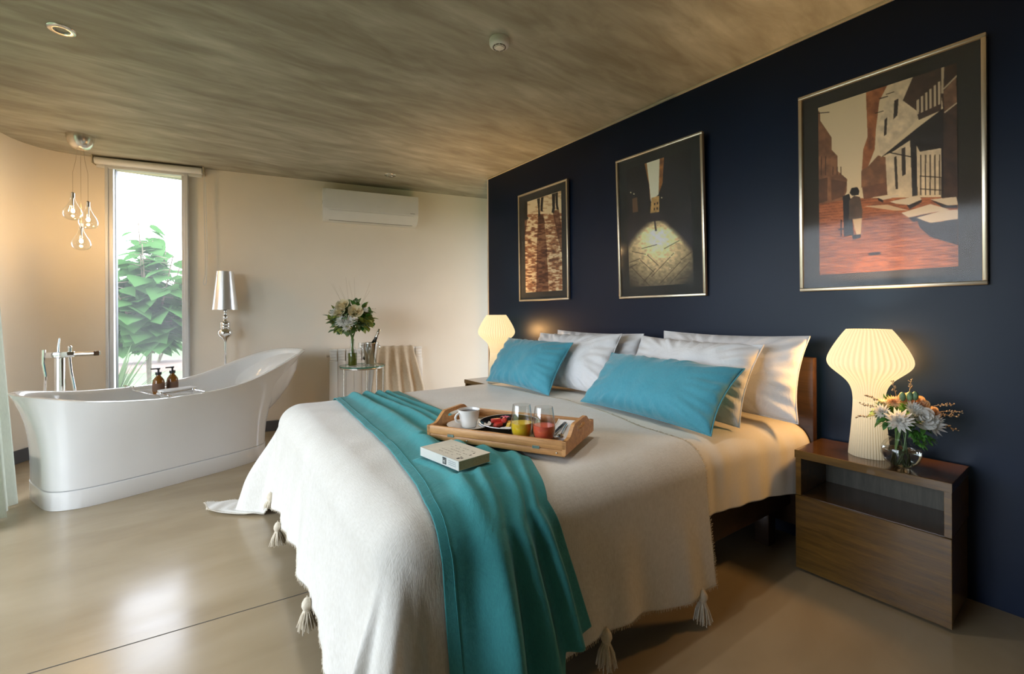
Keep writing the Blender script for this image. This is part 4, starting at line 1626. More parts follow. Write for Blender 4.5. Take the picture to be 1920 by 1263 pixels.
def lamp_mat(name, e0, e1, z0, z1, col0, col1, tp):
    m = N(name)
    m.t.nodes.remove(m.p)
    tc = m.n('ShaderNodeTexCoord')
    sp = m.n('ShaderNodeSeparateXYZ')
    m.l(tc.outputs['Object'], sp.inputs[0])
    mr = m.n('ShaderNodeMapRange')
    mr.inputs['From Min'].default_value = z0
    mr.inputs['From Max'].default_value = z1
    m.l(sp.outputs['Z'], mr.inputs['Value'])
    fac = mr.outputs[0]
    ang = m.math('ARCTAN2', sp.outputs['Y'], sp.outputs['X'])
    rib = m.math('ADD', m.math('MULTIPLY', m.math('COSINE', m.math('MULTIPLY', ang, 44.0)), .15), .88)
    col = m.mix(fac, col0, col1)
    em = m.n('ShaderNodeEmission')
    m.l(col, em.inputs['Color'])
    st = m.math('MULTIPLY', m.math('ADD', m.math('MULTIPLY', fac, e1 - e0), e0), rib)
    m.l(st, em.inputs['Strength'])
    df = m.n('ShaderNodeBsdfDiffuse')
    df.inputs['Color'].default_value = (.36, .33, .26, 1)
    geo = m.n('ShaderNodeNewGeometry')
    m.l(m.mix(geo.outputs['Backfacing'], (.36, .33, .26), (.02, .016, .01)), df.inputs['Color'])
    ad = m.n('ShaderNodeAddShader')
    m.l(em.outputs[0], ad.inputs[0])
    m.l(df.outputs[0], ad.inputs[1])
    tr = m.n('ShaderNodeBsdfTransparent')
    tr.inputs['Color'].default_value = (1, .9, .72, 1)
    mx = m.n('ShaderNodeMixShader')
    mx.inputs[0].default_value = tp
    m.l(ad.outputs[0], mx.inputs[1])
    m.l(tr.outputs[0], mx.inputs[2])
    m.l(mx.outputs[0], m.out.inputs['Surface'])
    return m.m


M['lamp_shade'] = lamp_mat('lit_ribbed_glass', .54, .60, .24, .40, (1.0, .72, .38), (1.0, .78, .44), .20)
M['lamp_base'] = lamp_mat('ribbed_opal_glass', .09, .54, .0, .26, (1.0, .78, .46), (1.0, .72, .38), .0)  # bulb light fading down the body is put in as emission


def table_lamp(label, loc, scale, watts):
    lp = thing('table_lamp', label, 'table lamp', loc, 0, 'ribbed mushroom bedside lamps')
    zs = np.array([p[1] for p in LAMP_PROF])
    rs_ = np.array([p[0] for p in LAMP_PROF])
    zz = np.linspace(0, .553, 90)
    # smooth profile through the key radii
    rr_ = np.interp(zz, zs, rs_)
    for _ in range(3):
        rr_[1:-1] = (rr_[:-2] + 2 * rr_[1:-1] + rr_[2:]) / 4
    cut = int(np.searchsorted(zz, .24))
    G().lathe([(r_, z_) for r_, z_ in zip(rr_[:cut + 1], zz[:cut + 1])], 264, rib=(44, .022), cap1=False, cap0=True).obj('lamp_base', M['lamp_base'], lp, 60)
    G().lathe([(r_, z_) for r_, z_ in zip(rr_[cut:], zz[cut:])], 264, rib=(44, .022), cap0=False, cap1=False).obj('lamp_shade', M['lamp_shade'], lp, 60)
    lp.scale = (scale,) * 3
    lamp_light('bedside_lamp_glow', (loc[0], loc[1], loc[2] + .42 * scale), watts, (1.0, .60, .26), .05)
    return lp


table_lamp('lit cream ribbed mushroom lamp on the near bedside table behind the small flowers', (2.432, .655, .551), 1.0, 31)
table_lamp('lit cream ribbed mushroom lamp on the far bedside table behind the far turquoise cushion', (2.345, 3.42, .551), 1.12, 31)

# small fish-bowl vase with a posy
vx, vy = 2.352, .528
vs = thing('bowl_vase', 'small round clear glass vase of water on the near bedside table', 'vase', (vx, vy, .551))
G().lathe([(.001, .001), (.028, .001), (.036, .006), (.056, .025), (.066, .052), (.064, .078), (.052, .100), (.040, .112), (.039, .119), (.043, .124)], 40, cap0=False, cap1=False).obj('bowl_glass', M['glass'], vs, 60)
wm = N('water')
wm.set(color=(.92, .97, .95), rough=0.0, trans=1.0, ior=1.33)
G().lathe([(.001, .005), (.027, .005), (.034, .010), (.0535, .028), (.0635, .052), (.0628, .070), (.001, .0705)], 40, cap0=False, cap1=False).obj('water', wm.m, vs, 60)
r = random.Random(8)
pq = thing('flower_posy', 'small posy of white and peach flowers with green leaves in the bowl vase', 'bouquet', (vx, vy, .66))
g = G()
for k in range(16):
    a = r.uniform(0, 2 * PI)
    g.tube([(.025 * math.cos(a), .025 * math.sin(a), -.092), (.018 * math.cos(a + 1), .018 * math.sin(a + 1), -.03), (.02 * math.cos(a + 2), .02 * math.sin(a + 2), .06)], .0022, 5)
g.obj('stem', M['stem'], pq)
cen = Vector((0, 0, .095))
VW = Vector((-.85, -.53, 0)).normalized()   # towards the room
SDW = Vector((.53, -.85, 0)).normalized()   # to the right
gg, gs_ = G(), G()
for k in range(80):
    a, u = r.uniform(0, 2 * PI), r.uniform(-.7, .5)
    d = Vector((math.cos(a), math.sin(a), u * .8))
    leaf_spray(gg if r.random() < .75 else gs_, cen, d, .085 * r.uniform(.8, 1.2), .036, 4, r)
for k in range(9):     # fern hanging over the rim to the right
    leaf_spray(gg, cen + VW * .05 + Vector((0, 0, -.03)), SDW * r.uniform(.1, 1) + VW * .4 + Vector((0, 0, -.35)), .09, .022, 14, r, .4)
for k in range(5):     # upright narrow leaves
    gg.leaf(cen + SDW * r.uniform(-.04, -.01), Vector((r.uniform(-.3, .3), r.uniform(-.3, .3), 1)), VW, .09, .016, .05, 4)
gg.obj('leaves', M['green_leaf'], pq, 180)
gs_.obj('sage_leaves', M['sage_leaf'], pq, 180)
for (sx, sz, R, kind, m, fwd) in ((-.038, -.002, .043, 'c', 'petal_white', .088), (.040, .010, .042, 'r', 'petal_white', .070), (.072, -.012, .042, 'c', 'petal_white', .058), (-.075, .020, .028, 'c', 'petal_white', .040), (-.030, .058, .026, 'c', 'petal_peach', .02), (.012, .070, .026, 'r', 'petal_peach', .015), (.050, .058, .030, 'r', 'petal_peach', .02), (.092, .025, .024, 'r', 'petal_peach', .03), (.020, .040, .03, 'c', 'petal_white', .05), (-.06, .045, .024, 'c', 'petal_cream', .01)):
    c = cen + SDW * sx + Vector((0, 0, sz)) + VW * fwd
    d = VW * .8 + SDW * (sx * 5) + Vector((0, 0, .35 + sz * 5))
    g = G()
    (chrys(g, c, d, R * 1.08, 84, int(sx * 999), 5) if kind == 'c' else rose(g, c, d, R * .85, int(sx * 999)))
    g.obj('flower', M[m], pq, 180)
for (sx, sz) in ((-.005, .085), (.018, .088), (.035, .09)):
    g = G().sphere(cen + SDW * sx + Vector((0, 0, sz)) + VW * .03, .011, 10, 8, (1, 1, 1.7))
    g.obj('flower_bud', M['sage_leaf'], pq, 180)
for (sx, sz, dx, dz) in ((-.07, .03, -1, .35), (-.08, .0, -1, .0), (-.06, .05, -.8, .6), (.09, .05, 1, .35), (.10, .02, 1, .1), (.10, -.01, 1, -.25), (.11, .03, 1, .25), (.02, .09, .1, 1), (-.02, .08, -.2, 1)):
    g = G()
    sprig(g, cen + SDW * sx + Vector((0, 0, sz)) + VW * .02, SDW * dx + Vector((0, 0, dz)), .075, r, 14, .0026)
    g.obj('dry_sprig', M['sprig'], pq, 180)

# ------------------------------------------------------------------ breakfast tray
TRAY_Z = .6725
TRAY_ROT = math.atan2(-.88, .475)
TO = Vector((.815, 1.70, TRAY_Z))


def tray_w(x, y, z=0):
    c, s = math.cos(TRAY_ROT), math.sin(TRAY_ROT)
    return (TO.x + c * x - s * y, TO.y + s * x + c * y, TO.z + z)


TL, TW = .60, .38
tray = thing('breakfast_tray', 'wooden breakfast tray with folding legs on the bed', 'tray', TO, TRAY_ROT)
G().box(.014, TL - .014, .014, TW - .014, .004, .012).obj('base_panel', M['tray_weave'], tray, 0)
for y0 in (0, TW - .014):
    G().box(.0, TL, y0, y0 + .014, .018, .050, .0025, 2).obj('long_side', M['tray_wood'], tray, 40)
    G().box(.006, TL - .004, y0 + (.001 if y0 == 0 else -.001), y0 + (.013 if y0 == 0 else .013), -.006, .0172, .0025, 2).obj('folding_leg', M['tray_wood'], tray, 40)


def handle_end(x0):
    g = G()
    n = 48
    prof = []
    for k in range(n + 1):
        y = TW * k / n
        q = abs(y - TW / 2) / (TW / 2)
        h = .050 + .040 * float(sm01(np.array((.78 - q) / .42)))
        prof.append((y, h))
    hx0, hx1, hz0, hz1 = TW / 2 - .055, TW / 2 + .055, .054, .074

    def hole(y):
        q = (y - TW / 2) / .055
        if abs(q) >= 1:
            return None
        e = (1 - abs(q) ** 4) ** .5
        m = (hz0 + hz1) / 2
        return m - (hz1 - hz0) / 2 * e, m + (hz1 - hz0) / 2 * e
    for k in range(n):
        (ya, ha), (yb, hb) = prof[k], prof[k + 1]
        ra, rb_ = hole(ya), hole(yb)
        def pr(z0a, z0b, z1a, z1b):
            vs = [(x, *p) for x in (x0, x0 + .014) for p in ((ya, z0a), (yb, z0b), (yb, z1b), (ya, z1a))]
            g.add(vs, [(0, 1, 2, 3), (7, 6, 5, 4), (0, 4, 5, 1), (3, 2, 6, 7)] + ([(0, 3, 7, 4)] if k == 0 else []) + ([(1, 5, 6, 2)] if k == n - 1 else []))
        if ra is None and rb_ is None:
            pr(.0, .0, ha, hb)
        else:
            m = (hz0 + hz1) / 2
            la_, lb_ = ra or (m, m), rb_ or (m, m)
            pr(.0, .0, la_[0], lb_[0])
            pr(la_[1], lb_[1], ha, hb)
    return g


for x0 in (.0005, TL - .0145):
    handle_end(x0).obj('handle_end', M['tray_wood'], tray, 40)
for x, y in ((.10, -.0005), (.47, -.0005)):
    G().box(x, x + .03, y - .001, y + .002, .012, .024, .001, 1).obj('hinge', M['satin'], tray, 30)
for x in (.19, .565):
    G().sphere((x, -.0008, .006), .0032, 10, 6, (1, .4, 1)).obj('screw', M['satin'], tray)

TZ = .0125
sc_ = thing('saucer', 'white saucer under the coffee cup on the breakfast tray', 'saucer', tray_w(.112, .150, TZ))
sc_.scale = (1.2, 1.2, 1.1)
G().lathe([(.001, .002), (.034, .002), (.036, .0), (.040, .002), (.060, .009), (.079, .017), (.080, .019), (.077, .019), (.058, .012), (.036, .006), (.001, .006)], 48, cap0=False, cap1=False).obj('dish', M['porcelain'], sc_, 60)
cp = thing('coffee_cup', 'white cup of black coffee standing on its saucer', 'cup', tray_w(.112, .150, TZ + .0068), math.radians(175))
cp.scale = (1.1, 1.1, 1.03)
G().lathe([(.001, .001), (.026, .001), (.028, .003), (.030, .010), (.0375, .040), (.0425, .068), (.0435, .074), (.0420, .0745), (.040, .068), (.035, .040), (.027, .012), (.001, .010)], 44, cap0=False, cap1=False).obj('cup_body', M['porcelain'], cp, 60)
pts = []
for k in range(15):
    a = -1.25 + 2.6 * k / 14
    pts.append((.034 + .026 * math.cos(a) - .004 * (1 - k / 14), 0, .043 + .021 * math.sin(a)))
G().tube(pts, .0048, 8).obj('handle', M['porcelain'], cp, 60)
G().lathe([(.001, .064), (.0395, .0645)], 36, cap0=False, cap1=False).obj('coffee', plain('black_coffee', (.018, .008, .003), .08, var=.1), cp, 60)
mk = thing('sugar_sachet', 'white paper sachet on the saucer rim beside the cup', 'sachet', tray_w(.180, .155, TZ + .0205), -.2)
G().box(-.018, .018, -.026, .026, 0, .003, .001, 1).obj('packet', M['towel'], mk, 40)

pcx, pcy = .275, .215
pl_ = thing('black_plate', 'deep black plate of cut fruit with a thin white rim on the breakfast tray', 'plate', tray_w(pcx, pcy, TZ))
G().lathe([(.001, .0), (.075, .0), (.10, .010), (.122, .026), (.128, .032), (.126, .034), (.118, .029), (.098, .015), (.074, .006), (.001, .006)], 60, cap0=False, cap1=False).obj('dish', plain('black_ceramic', (.008, .008, .009), .22, var=.1), pl_, 60)
G().lathe([(.1278, .0312), (.1300, .0330), (.1292, .0352), (.1265, .0345)], 60, cap0=False, cap1=False).obj('rim', M['porcelain'], pl_, 60)
nap = thing('paper_doily', 'white paper lining on the front half of the black plate', 'paper', tray_w(pcx + .02, pcy - .035, TZ + .0075), .3)
P = np.zeros((14, 14, 3))
for i in range(14):
    for j in range(14):
        x, y = (i / 13 - .5) * .14, (j / 13 - .5) * .09
        P[i, j] = (x, y, .002 + max(0, (math.hypot(x, y) - .055)) * .6 + .002 * math.sin(i * 1.3) * math.sin(j * 1.1))
o = G().grid(P).obj('sheet', M['towel'], nap, 180)
fr_red = plain('watermelon', (.62, .055, .04), .35, var=.25, vscale=60)
fr_yel = plain('pineapple', (.75, .50, .06), .4, var=.2, vscale=60)
fr_gra = plain('dark_grape', (.06, .012, .03), .2, var=.3)
fr_pin = plain('pink_icing', (.60, .10, .22), .5, var=.2, vscale=80)
rg = random.Random(5)
for i, (x, y, rz, L) in enumerate(((-.055, .005, .5, .055), (-.045, -.018, .35, .05), (-.035, .02, .8, .05), (-.062, -.006, -.3, .045))):
    t_ = G().box(-L / 2, L / 2, -.010, .010, 0, .017, .004, 2).obj('watermelon_piece', fr_red, smooth=50, loc=tray_w(pcx + x, pcy + y, TZ + .0085 + (.014 if i > 1 else 0)), rz=rz)
    tag(t_, 'piece of red watermelon on the black plate', 'fruit', 'watermelon pieces on the black plate')
for i, (x, y, rz) in enumerate(((.0, .01, .2), (.012, .03, .9), (-.012, .035, -.4), (.028, .012, .5))):
    t_ = G().prism([(-.020, 0), (.020, 0), (.012, .016), (-.012, .016)], 'y', -.009, .009).obj('pineapple_piece', fr_yel, smooth=30, loc=tray_w(pcx + x, pcy + y, TZ + .0085 + (.008 if i == 3 else 0)), rz=rz, fix=True)
    tag(t_, 'chunk of yellow pineapple on the black plate', 'fruit', 'pineapple pieces on the black plate')
for i, (x, y) in enumerate(((.062, .03), (.078, .018), (.07, .045), (.058, .052), (.074, .032))):
    t_ = G().sphere((0, 0, .010), .0105, 14, 10, (1, 1, 1.1)).obj('grape', fr_gra, smooth=180, loc=tray_w(pcx + x, pcy + y, TZ + .0085 + (.015 if i == 4 else 0)))
    tag(t_, 'dark grape on the far side of the black plate', 'fruit', 'dark grapes on the black plate')
pk = G()
for k in range(7):
    a = k * .9
    pk.leaf((0, 0, .002), (math.cos(a), math.sin(a), .6), (0, 0, 1), .022, .012, .5, 3)
o = pk.obj('pink_garnish', fr_pin, smooth=180, loc=tray_w(pcx - .035, pcy + .03, TZ + .038))
tag(o, 'curled pink garnish on top of the watermelon', 'garnish')


def tumbler(label, loc, juice, col):
    t_ = thing('juice_glass', label, 'glass', loc, 0, 'stemless juice glasses on the tray')
    G().lathe([(.001, 0.0012), (.024, 0.0012), (.030, 0.0050), (.039, 0.0248), (.0435, 0.0496), (.0430, 0.0769), (.0385, 0.1116), (.0345, 0.1389), (.0338, 0.1389), (.0376, 0.1116), (.0420, 0.0769), (.0424, 0.0496), (.038, 0.0273), (.029, 0.0087), (.001, 0.0062)], 44, cap0=False, cap1=False).obj('bowl', M['glass'], t_, 60)
    G().lathe([(.001, 0.0072), (.028, 0.0099), (.0368, 0.0273), (.0413, 0.0496), (.0412, 0.0694), (.001, 0.0701)], 40, cap0=False, cap1=False).obj('juice', juice, t_, 60)
    return t_


def juice_mat(name, c1, c2):
    m = N(name)
    tc = m.coord((6, 6, 22))
    m.set(color=m.ramp(m.noise(tc, 2.0, 3), [(.3, c2), (.7, c1)]), rough=.25, sss=.25)
    m.p.inputs['Subsurface Radius'].default_value = (.03, .015, .005)
    m.p.inputs['Subsurface Scale'].default_value = .5
    return m.m


tumbler('stemless glass half full of yellow juice on the tray', tray_w(.392, .082, TZ), juice_mat('orange_juice', (.93, .66, .035), (.90, .58, .02)), None)
tumbler('stemless glass half full of red juice on the tray', tray_w(.487, .078, TZ), juice_mat('grapefruit_juice', (.86, .17, .085), (.80, .10, .05)), None)

# folded napkin with fork and knife
nk = thing('napkin', 'white napkin folded under the cutlery at the right end of the tray', 'napkin', tray_w(.515, .215, TZ), TRAY_ROT + .08)
g = G()
for k in range(3):
    nx, ny = 10, 22
    P = np.zeros((nx, ny, 3))
    for i in range(nx):
        for j in range(ny):
            x = -.046 + .092 * i / (nx - 1)
            y = -.115 + .235 * j / (ny - 1)
            P[i, j] = (x, y, .003 + .0065 * k + .002 * math.sin(j * .8 + k) + (.018 * ((j / (ny - 1)) ** 4)))
    g.grid(P)
    g.tube([tuple(P[0, j]) for j in range(ny)], .0032, 6)
    g.tube([tuple(P[-1, j]) for j in range(ny)], .0032, 6)
    g.tube([tuple(P[i, 0]) for i in range(nx)], .0032, 6)
g.obj('cloth_fold', M['towel'], nk, 180)
fk = thing('spoon', 'steel spoon lying on the folded napkin on the tray', 'spoon', tray_w(.525, .20, TZ + .0235), TRAY_ROT + math.radians(100))
P = np.zeros((10, 9, 3))
for i in range(10):
    for j in range(9):
        u, v = i / 9 * 2 - 1, j / 8 * 2 - 1
        w = .0155 * math.sqrt(max(0, 1 - u * u)) * (1 - .15 * u)
        P[i, j] = (-.085 + .024 * u, w * v, .002 - .005 * (1 - v * v) * (1 - u * u))
G().grid(P).obj('spoon_bowl', M['chrome'], fk, 180)
g = G().tube([(-.063, 0, .001), (-.04, 0, .004), (.03, 0, .005), (.085, 0, .004)], [.0035, .0025, .003, .0045], 8)
g.obj('handle', M['chrome'], fk, 60)
kn = thing('knife', 'steel knife with dark handle beside the spoon on the napkin', 'knife', tray_w(.498, .235, TZ + .023), TRAY_ROT + math.radians(94))
G().box(-.02, .085, -.006, .006, 0, .006, .002, 2).obj('handle', plain('dark_steel_handle', (.05, .07, .08), .3, .6), kn, 40)
G().prism([(-.02, -.006), (-.10, -.008), (-.118, .004), (-.02, .006)], 'z', .0015, .0035).obj('blade', M['chrome'], kn, 30, fix=True)

# paperback on the runner
bx = thing('book', 'thick cream paperback with a black square emblem on its spine lying on the teal runner', 'book', (.712, 1.255, .6775), math.radians(97.5))
# local x along the spine (towards the far side), local -y towards the right
BKL, BKW, BKT = .225, .135, .031
G().box(.003, BKL - .003, -BKW + .003, -.003, .0022, BKT - .0022).obj('pages', M['pages'], bx, 0)
G().box(0, BKL, -BKW, 0, BKT - .0022, BKT, .0006, 1).obj('front_cover', M['paper'], bx, 30)
G().box(0, BKL, -BKW, 0, 0, .0022, .0006, 1).obj('back_cover', M['paper'], bx, 30)
G().box(0, BKL, -.0022, .0006, .0, BKT, .0006, 1).obj('spine', plain('spine_paper', (.62, .61, .56), .6, var=.05), bx, 30)
ink = plain('black_ink', (.014, .014, .014), .6)
cream = plain('spine_mark', (.68, .66, .60), .6)
g = G().box(.068, .089, .0006, .0011, .005, .027)
em = g.obj('emblem', ink, bx, 0)
g = G()
g.box(.0845, .0862, .0011, .0015, .008, .0235)      # right-hand stroke as seen
g.box(.0735, .0752, .0011, .0015, .008, .0235)
g.box(.0752, .0845, .0011, .0015, .0150, .0166)
g.box(.0785, .0800, .0011, .0015, .008, .0150)
g.obj('letter_mark', cream, em, 0)
g = G()
rr = random.Random(6)
for row, z in enumerate((.009, .015, .021)):
    x = .016
    while x < .055:
        w = rr.uniform(.003, .008)
        g.box(x, min(x + w, .056), .0006, .0010, z, z + .0022)
        x += w + .002
g.obj('spine_lettering', plain('grey_ink', (.28, .30, .33), .6), bx, 0)
g = G()
for row in range(5):
    y = -.025 - .018 * row
    x = .03 + rr.uniform(0, .02)
    while x < .15:
        w = rr.uniform(.004, .012)
        if rr.random() < .7:
            g.box(x, x + w, y - .0035, y, BKT, BKT + .0003)
        x += w + .004
g.obj('cover_lettering', plain('brown_grey_ink', (.30, .27, .21), .6), bx, 0)
g = G()
for (x, y, w, d) in ((.022, -.012, .010, .012), (.028, -.03, .006, .006), (.022, -.062, .005, .010), (.03, -.085, .005, .006), (.016, -.022, .006, .01)):
    g.box(x, x + w, y - d, y, BKT, BKT + .0003)
g.obj('cover_picture', plain('dark_cover_print', (.05, .045, .04), .6), bx, 0)

# ------------------------------------------------------------------ framed photographs
def homography(q):
    """unit square (u right, v down) to quad TL,TR,BR,BL"""
    src = [(0, 0), (1, 0), (1, 1), (0, 1)]
    A_, b_ = [], []
    for (u, v), (x, y) in zip(src, q):
        A_.append([u, v, 1, 0, 0, 0, -u * x, -v * x]); b_.append(x)
        A_.append([0, 0, 0, u, v, 1, -u * y, -v * y]); b_.append(y)
    h = np.linalg.solve(np.array(A_, float), np.array(b_, float))
    return np.append(h, 1).reshape(3, 3)


class Canvas:
    def __init__(s, w, h, quad):
        w, h = 2 * w, 2 * h
        s.w, s.h = w, h
        v, u = np.meshgrid((np.arange(h) + .5) / h, (np.arange(w) + .5) / w, indexing='ij')
        Hm = homography(quad)
        d = Hm[2, 0] * u + Hm[2, 1] * v + Hm[2, 2]
        s.x = (Hm[0, 0] * u + Hm[0, 1] * v + Hm[0, 2]) / d
        s.y = (Hm[1, 0] * u + Hm[1, 1] * v + Hm[1, 2]) / d
        s.u, s.v = u, v
        s.c = np.zeros((h, w, 3))

    def done(s):
        s.w //= 2
        s.h //= 2
        s.c = s.c.reshape(s.h, 2, s.w, 2, 3).mean((1, 3))
        return s

    def mask(s, poly):
        m = np.zeros(s.x.shape, bool)
        n = len(poly)
        for i in range(n):
            (x0, y0), (x1, y1) = poly[i], poly[(i + 1) % n]
            if y0 == y1:
                continue
            c = (s.y >= min(y0, y1)) & (s.y < max(y0, y1))
            xi = x0 + (s.y - y0) * (x1 - x0) / (y1 - y0)
            m ^= c & (s.x < xi)
        return m

    def poly(s, pts, col, a=1.0, noise=0.0, mul=False):
        m = s.mask(pts)
        c = np.array(col, float) * np.ones(s.c.shape)
        if noise:
            c = c * (1 + noise * (s.fbm(.035) - .5)[..., None])
        s.c[m] = s.c[m] * (1 - a) + c[m] * a if not mul else s.c[m] * (c[m] / 255)

    def line(s, p, q, wd, col, a=1.0):
        (x0, y0), (x1, y1) = p, q
        L = math.hypot(x1 - x0, y1 - y0)
        nx, ny = -(y1 - y0) / L * wd / 2, (x1 - x0) / L * wd / 2
        s.poly([(x0 + nx, y0 + ny), (x1 + nx, y1 + ny), (x1 - nx, y1 - ny), (x0 - nx, y0 - ny)], col, a)

    def fbm(s, f, seed=0, ax=1.0, ay=1.0):
        r = np.random.RandomState(seed)
        out = np.zeros(s.x.shape)
        tot = 0
        for o in range(4):
            q = f * 2 ** o
            gx = s.x * q * ax + r.uniform(0, 50)
            gy = s.y * q * ay + r.uniform(0, 50)
            ix, iy = np.floor(gx).astype(int), np.floor(gy).astype(int)
            fx, fy = gx - ix, gy - iy
            fx, fy = fx * fx * (3 - 2 * fx), fy * fy * (3 - 2 * fy)
            def hsh(i, j):
                k = (i * 374761393 + j * 668265263 + seed * 974711 + o * 1013) & 0x7fffffff
                k = ((k ^ (k >> 13)) * 1274126177) & 0x7fffffff
                return ((k ^ (k >> 16)) & 0xffff) / 65535.0
            val = (hsh(ix, iy) * (1 - fx) + hsh(ix + 1, iy) * fx) * (1 - fy) + (hsh(ix, iy + 1) * (1 - fx) + hsh(ix + 1, iy + 1) * fx) * fy
            out += val / 2 ** o
            tot += 1 / 2 ** o
        return out / tot


def art_legs():
    c = Canvas(150, 250, [(120, 262), (468, 158), (478, 1133), (122, 1150)])
    t = np.clip((c.y - 250) / 900, 0, 1)
    n = c.fbm(.05, 3, 1, 1.6)
    stones = c.fbm(.030, 5, 1.0, 2.4)
    light = np.array([222, 205, 168.])
    brown = np.array([150, 100, 66.])
    dark = np.array([78, 50, 36.])
    k = np.clip((stones - .5) * 5 + .52 - .30 * t, 0, 1)
    k = np.where(t < .14, np.clip(k + .6, 0, 1), k)
    base = brown + (light - brown) * k[..., None]
    gap = np.clip((.40 - stones) * 9, 0, 1) * np.clip((t - .12) * 4, 0, 1)
    base = base * (1 - .75 * gap[..., None]) + dark * .75 * gap[..., None]
    c.c = base
    sh = [150, 118, 104]
    c.poly([(248, 380), (300, 380), (330, 700), (345, 1150), (225, 1150), (235, 700)], sh, mul=True)
    c.poly([(385, 350), (445, 340), (475, 560), (480, 800), (440, 640)], sh, mul=True)
    c.poly([(120, 400), (150, 420), (132, 520), (120, 600)], sh, mul=True)
    for pts in ([(118, 262), (148, 255), (146, 400), (160, 415), (130, 435), (120, 420)], [(240, 232), (268, 222), (264, 330), (270, 390), (250, 400), (250, 330)],
                [(278, 220), (302, 214), (292, 320), (294, 358), (272, 345), (272, 300)], [(380, 190), (412, 180), (408, 330), (398, 375), (376, 365), (384, 320)], [(412, 180), (436, 174), (436, 300), (446, 340), (424, 340), (416, 290)]):
        c.poly(pts, [26, 22, 20])
    c.poly([(248, 400), (292, 392), (318, 470), (252, 470)], sh, mul=True)
    return c.done()


def art_alley():
    c = Canvas(180, 270, [(98, 312), (545, 165), (575, 1110), (110, 1140)])
    n = c.fbm(.012, 2)
    c.c[:] = np.array([24, 21, 20.])
    c.c += (n[..., None] - .5) * np.array([16, 12, 14.])
    low = np.clip((c.y - 560) / 160, 0, 1)[..., None]
    c.c = c.c * (1 - .55 * low) + np.array([44, 36, 46.]) * .55 * low
    # lit paving
    dx, dy = (c.x - 320) / 260, (c.y - 760) / 330
    d = np.sqrt(dx ** 2 + np.where(c.y < 760, (c.y - 760) / 110, dy) ** 2)
    wid = np.clip((c.y - 640) / 260, 0, 1) ** .75 * 262 + 22
    inside = np.clip((wid - np.abs(c.x - (310 + (c.y - 640) * .05))) / 55 + .25 * (c.fbm(.03, 12) - .5), 0, 1) * (c.y > 640)
    tex = .72 + .56 * c.fbm(.05, 8, 1, 1.3)
    glow = np.clip(1.65 - 1.08 * d, .16, 1.7) * tex
    pav = glow[..., None] * np.array([236, 206, 152.])
    c.c = c.c * (1 - inside[..., None]) + np.minimum(pav, 244) * inside[..., None]
    for p, q in (((112, 960), (190, 930)), ((120, 985), (260, 1130)), ((190, 940), (290, 1030)), ((240, 905), (320, 980)), ((130, 880), (230, 900)), ((330, 1110), (480, 950)), ((270, 1060), (430, 890)), ((400, 1110), (545, 950)), ((110, 1000), (170, 965)), ((210, 1100), (300, 1000)), ((450, 1080), (570, 1060)), ((360, 860), (470, 800)), ((200, 860), (310, 830)), ((480, 940), (560, 880))):
        c.line(p, q, 5, [66, 48, 32], .75)
    # sky slot, lit house fronts, tower
    c.poly([(225, 268), (360, 224), (350, 400), (322, 480), (262, 520), (256, 420)], [190, 130, 66], .85, .4)
    c.poly([(240, 262), (330, 234), (322, 480), (300, 500), (268, 530), (258, 420)], [236, 232, 206])
    c.poly([(330, 234), (358, 225), (352, 380), (326, 470)], [150, 96, 50], .9, .8)
    c.poly([(272, 505), (326, 488), (326, 610), (262, 625)], [200, 156, 92], 1, .5)
    for x, y in ((290, 540), (310, 533), (288, 575), (308, 570)):
        c.poly([(x, y), (x + 9, y - 2), (x + 9, y + 14), (x, y + 16)], [60, 40, 26])
    c.poly([(262, 610), (330, 600), (345, 660), (250, 670)], [34, 28, 34], .9)
    c.poly([(288, 655), (298, 652), (310, 735), (296, 735)], [40, 32, 36], .8)
    c.poly([(138, 510), (172, 500), (178, 600), (140, 608)], [120, 84, 52], .8)
    for x, y in ((344, 502), (434, 888), (410, 915), (375, 930), (403, 1000), (128, 468), (150, 478)):
        c.poly([(x - 6, y), (x, y - 6), (x + 6, y), (x, y + 6)], [248, 232, 190])
    return c.done()


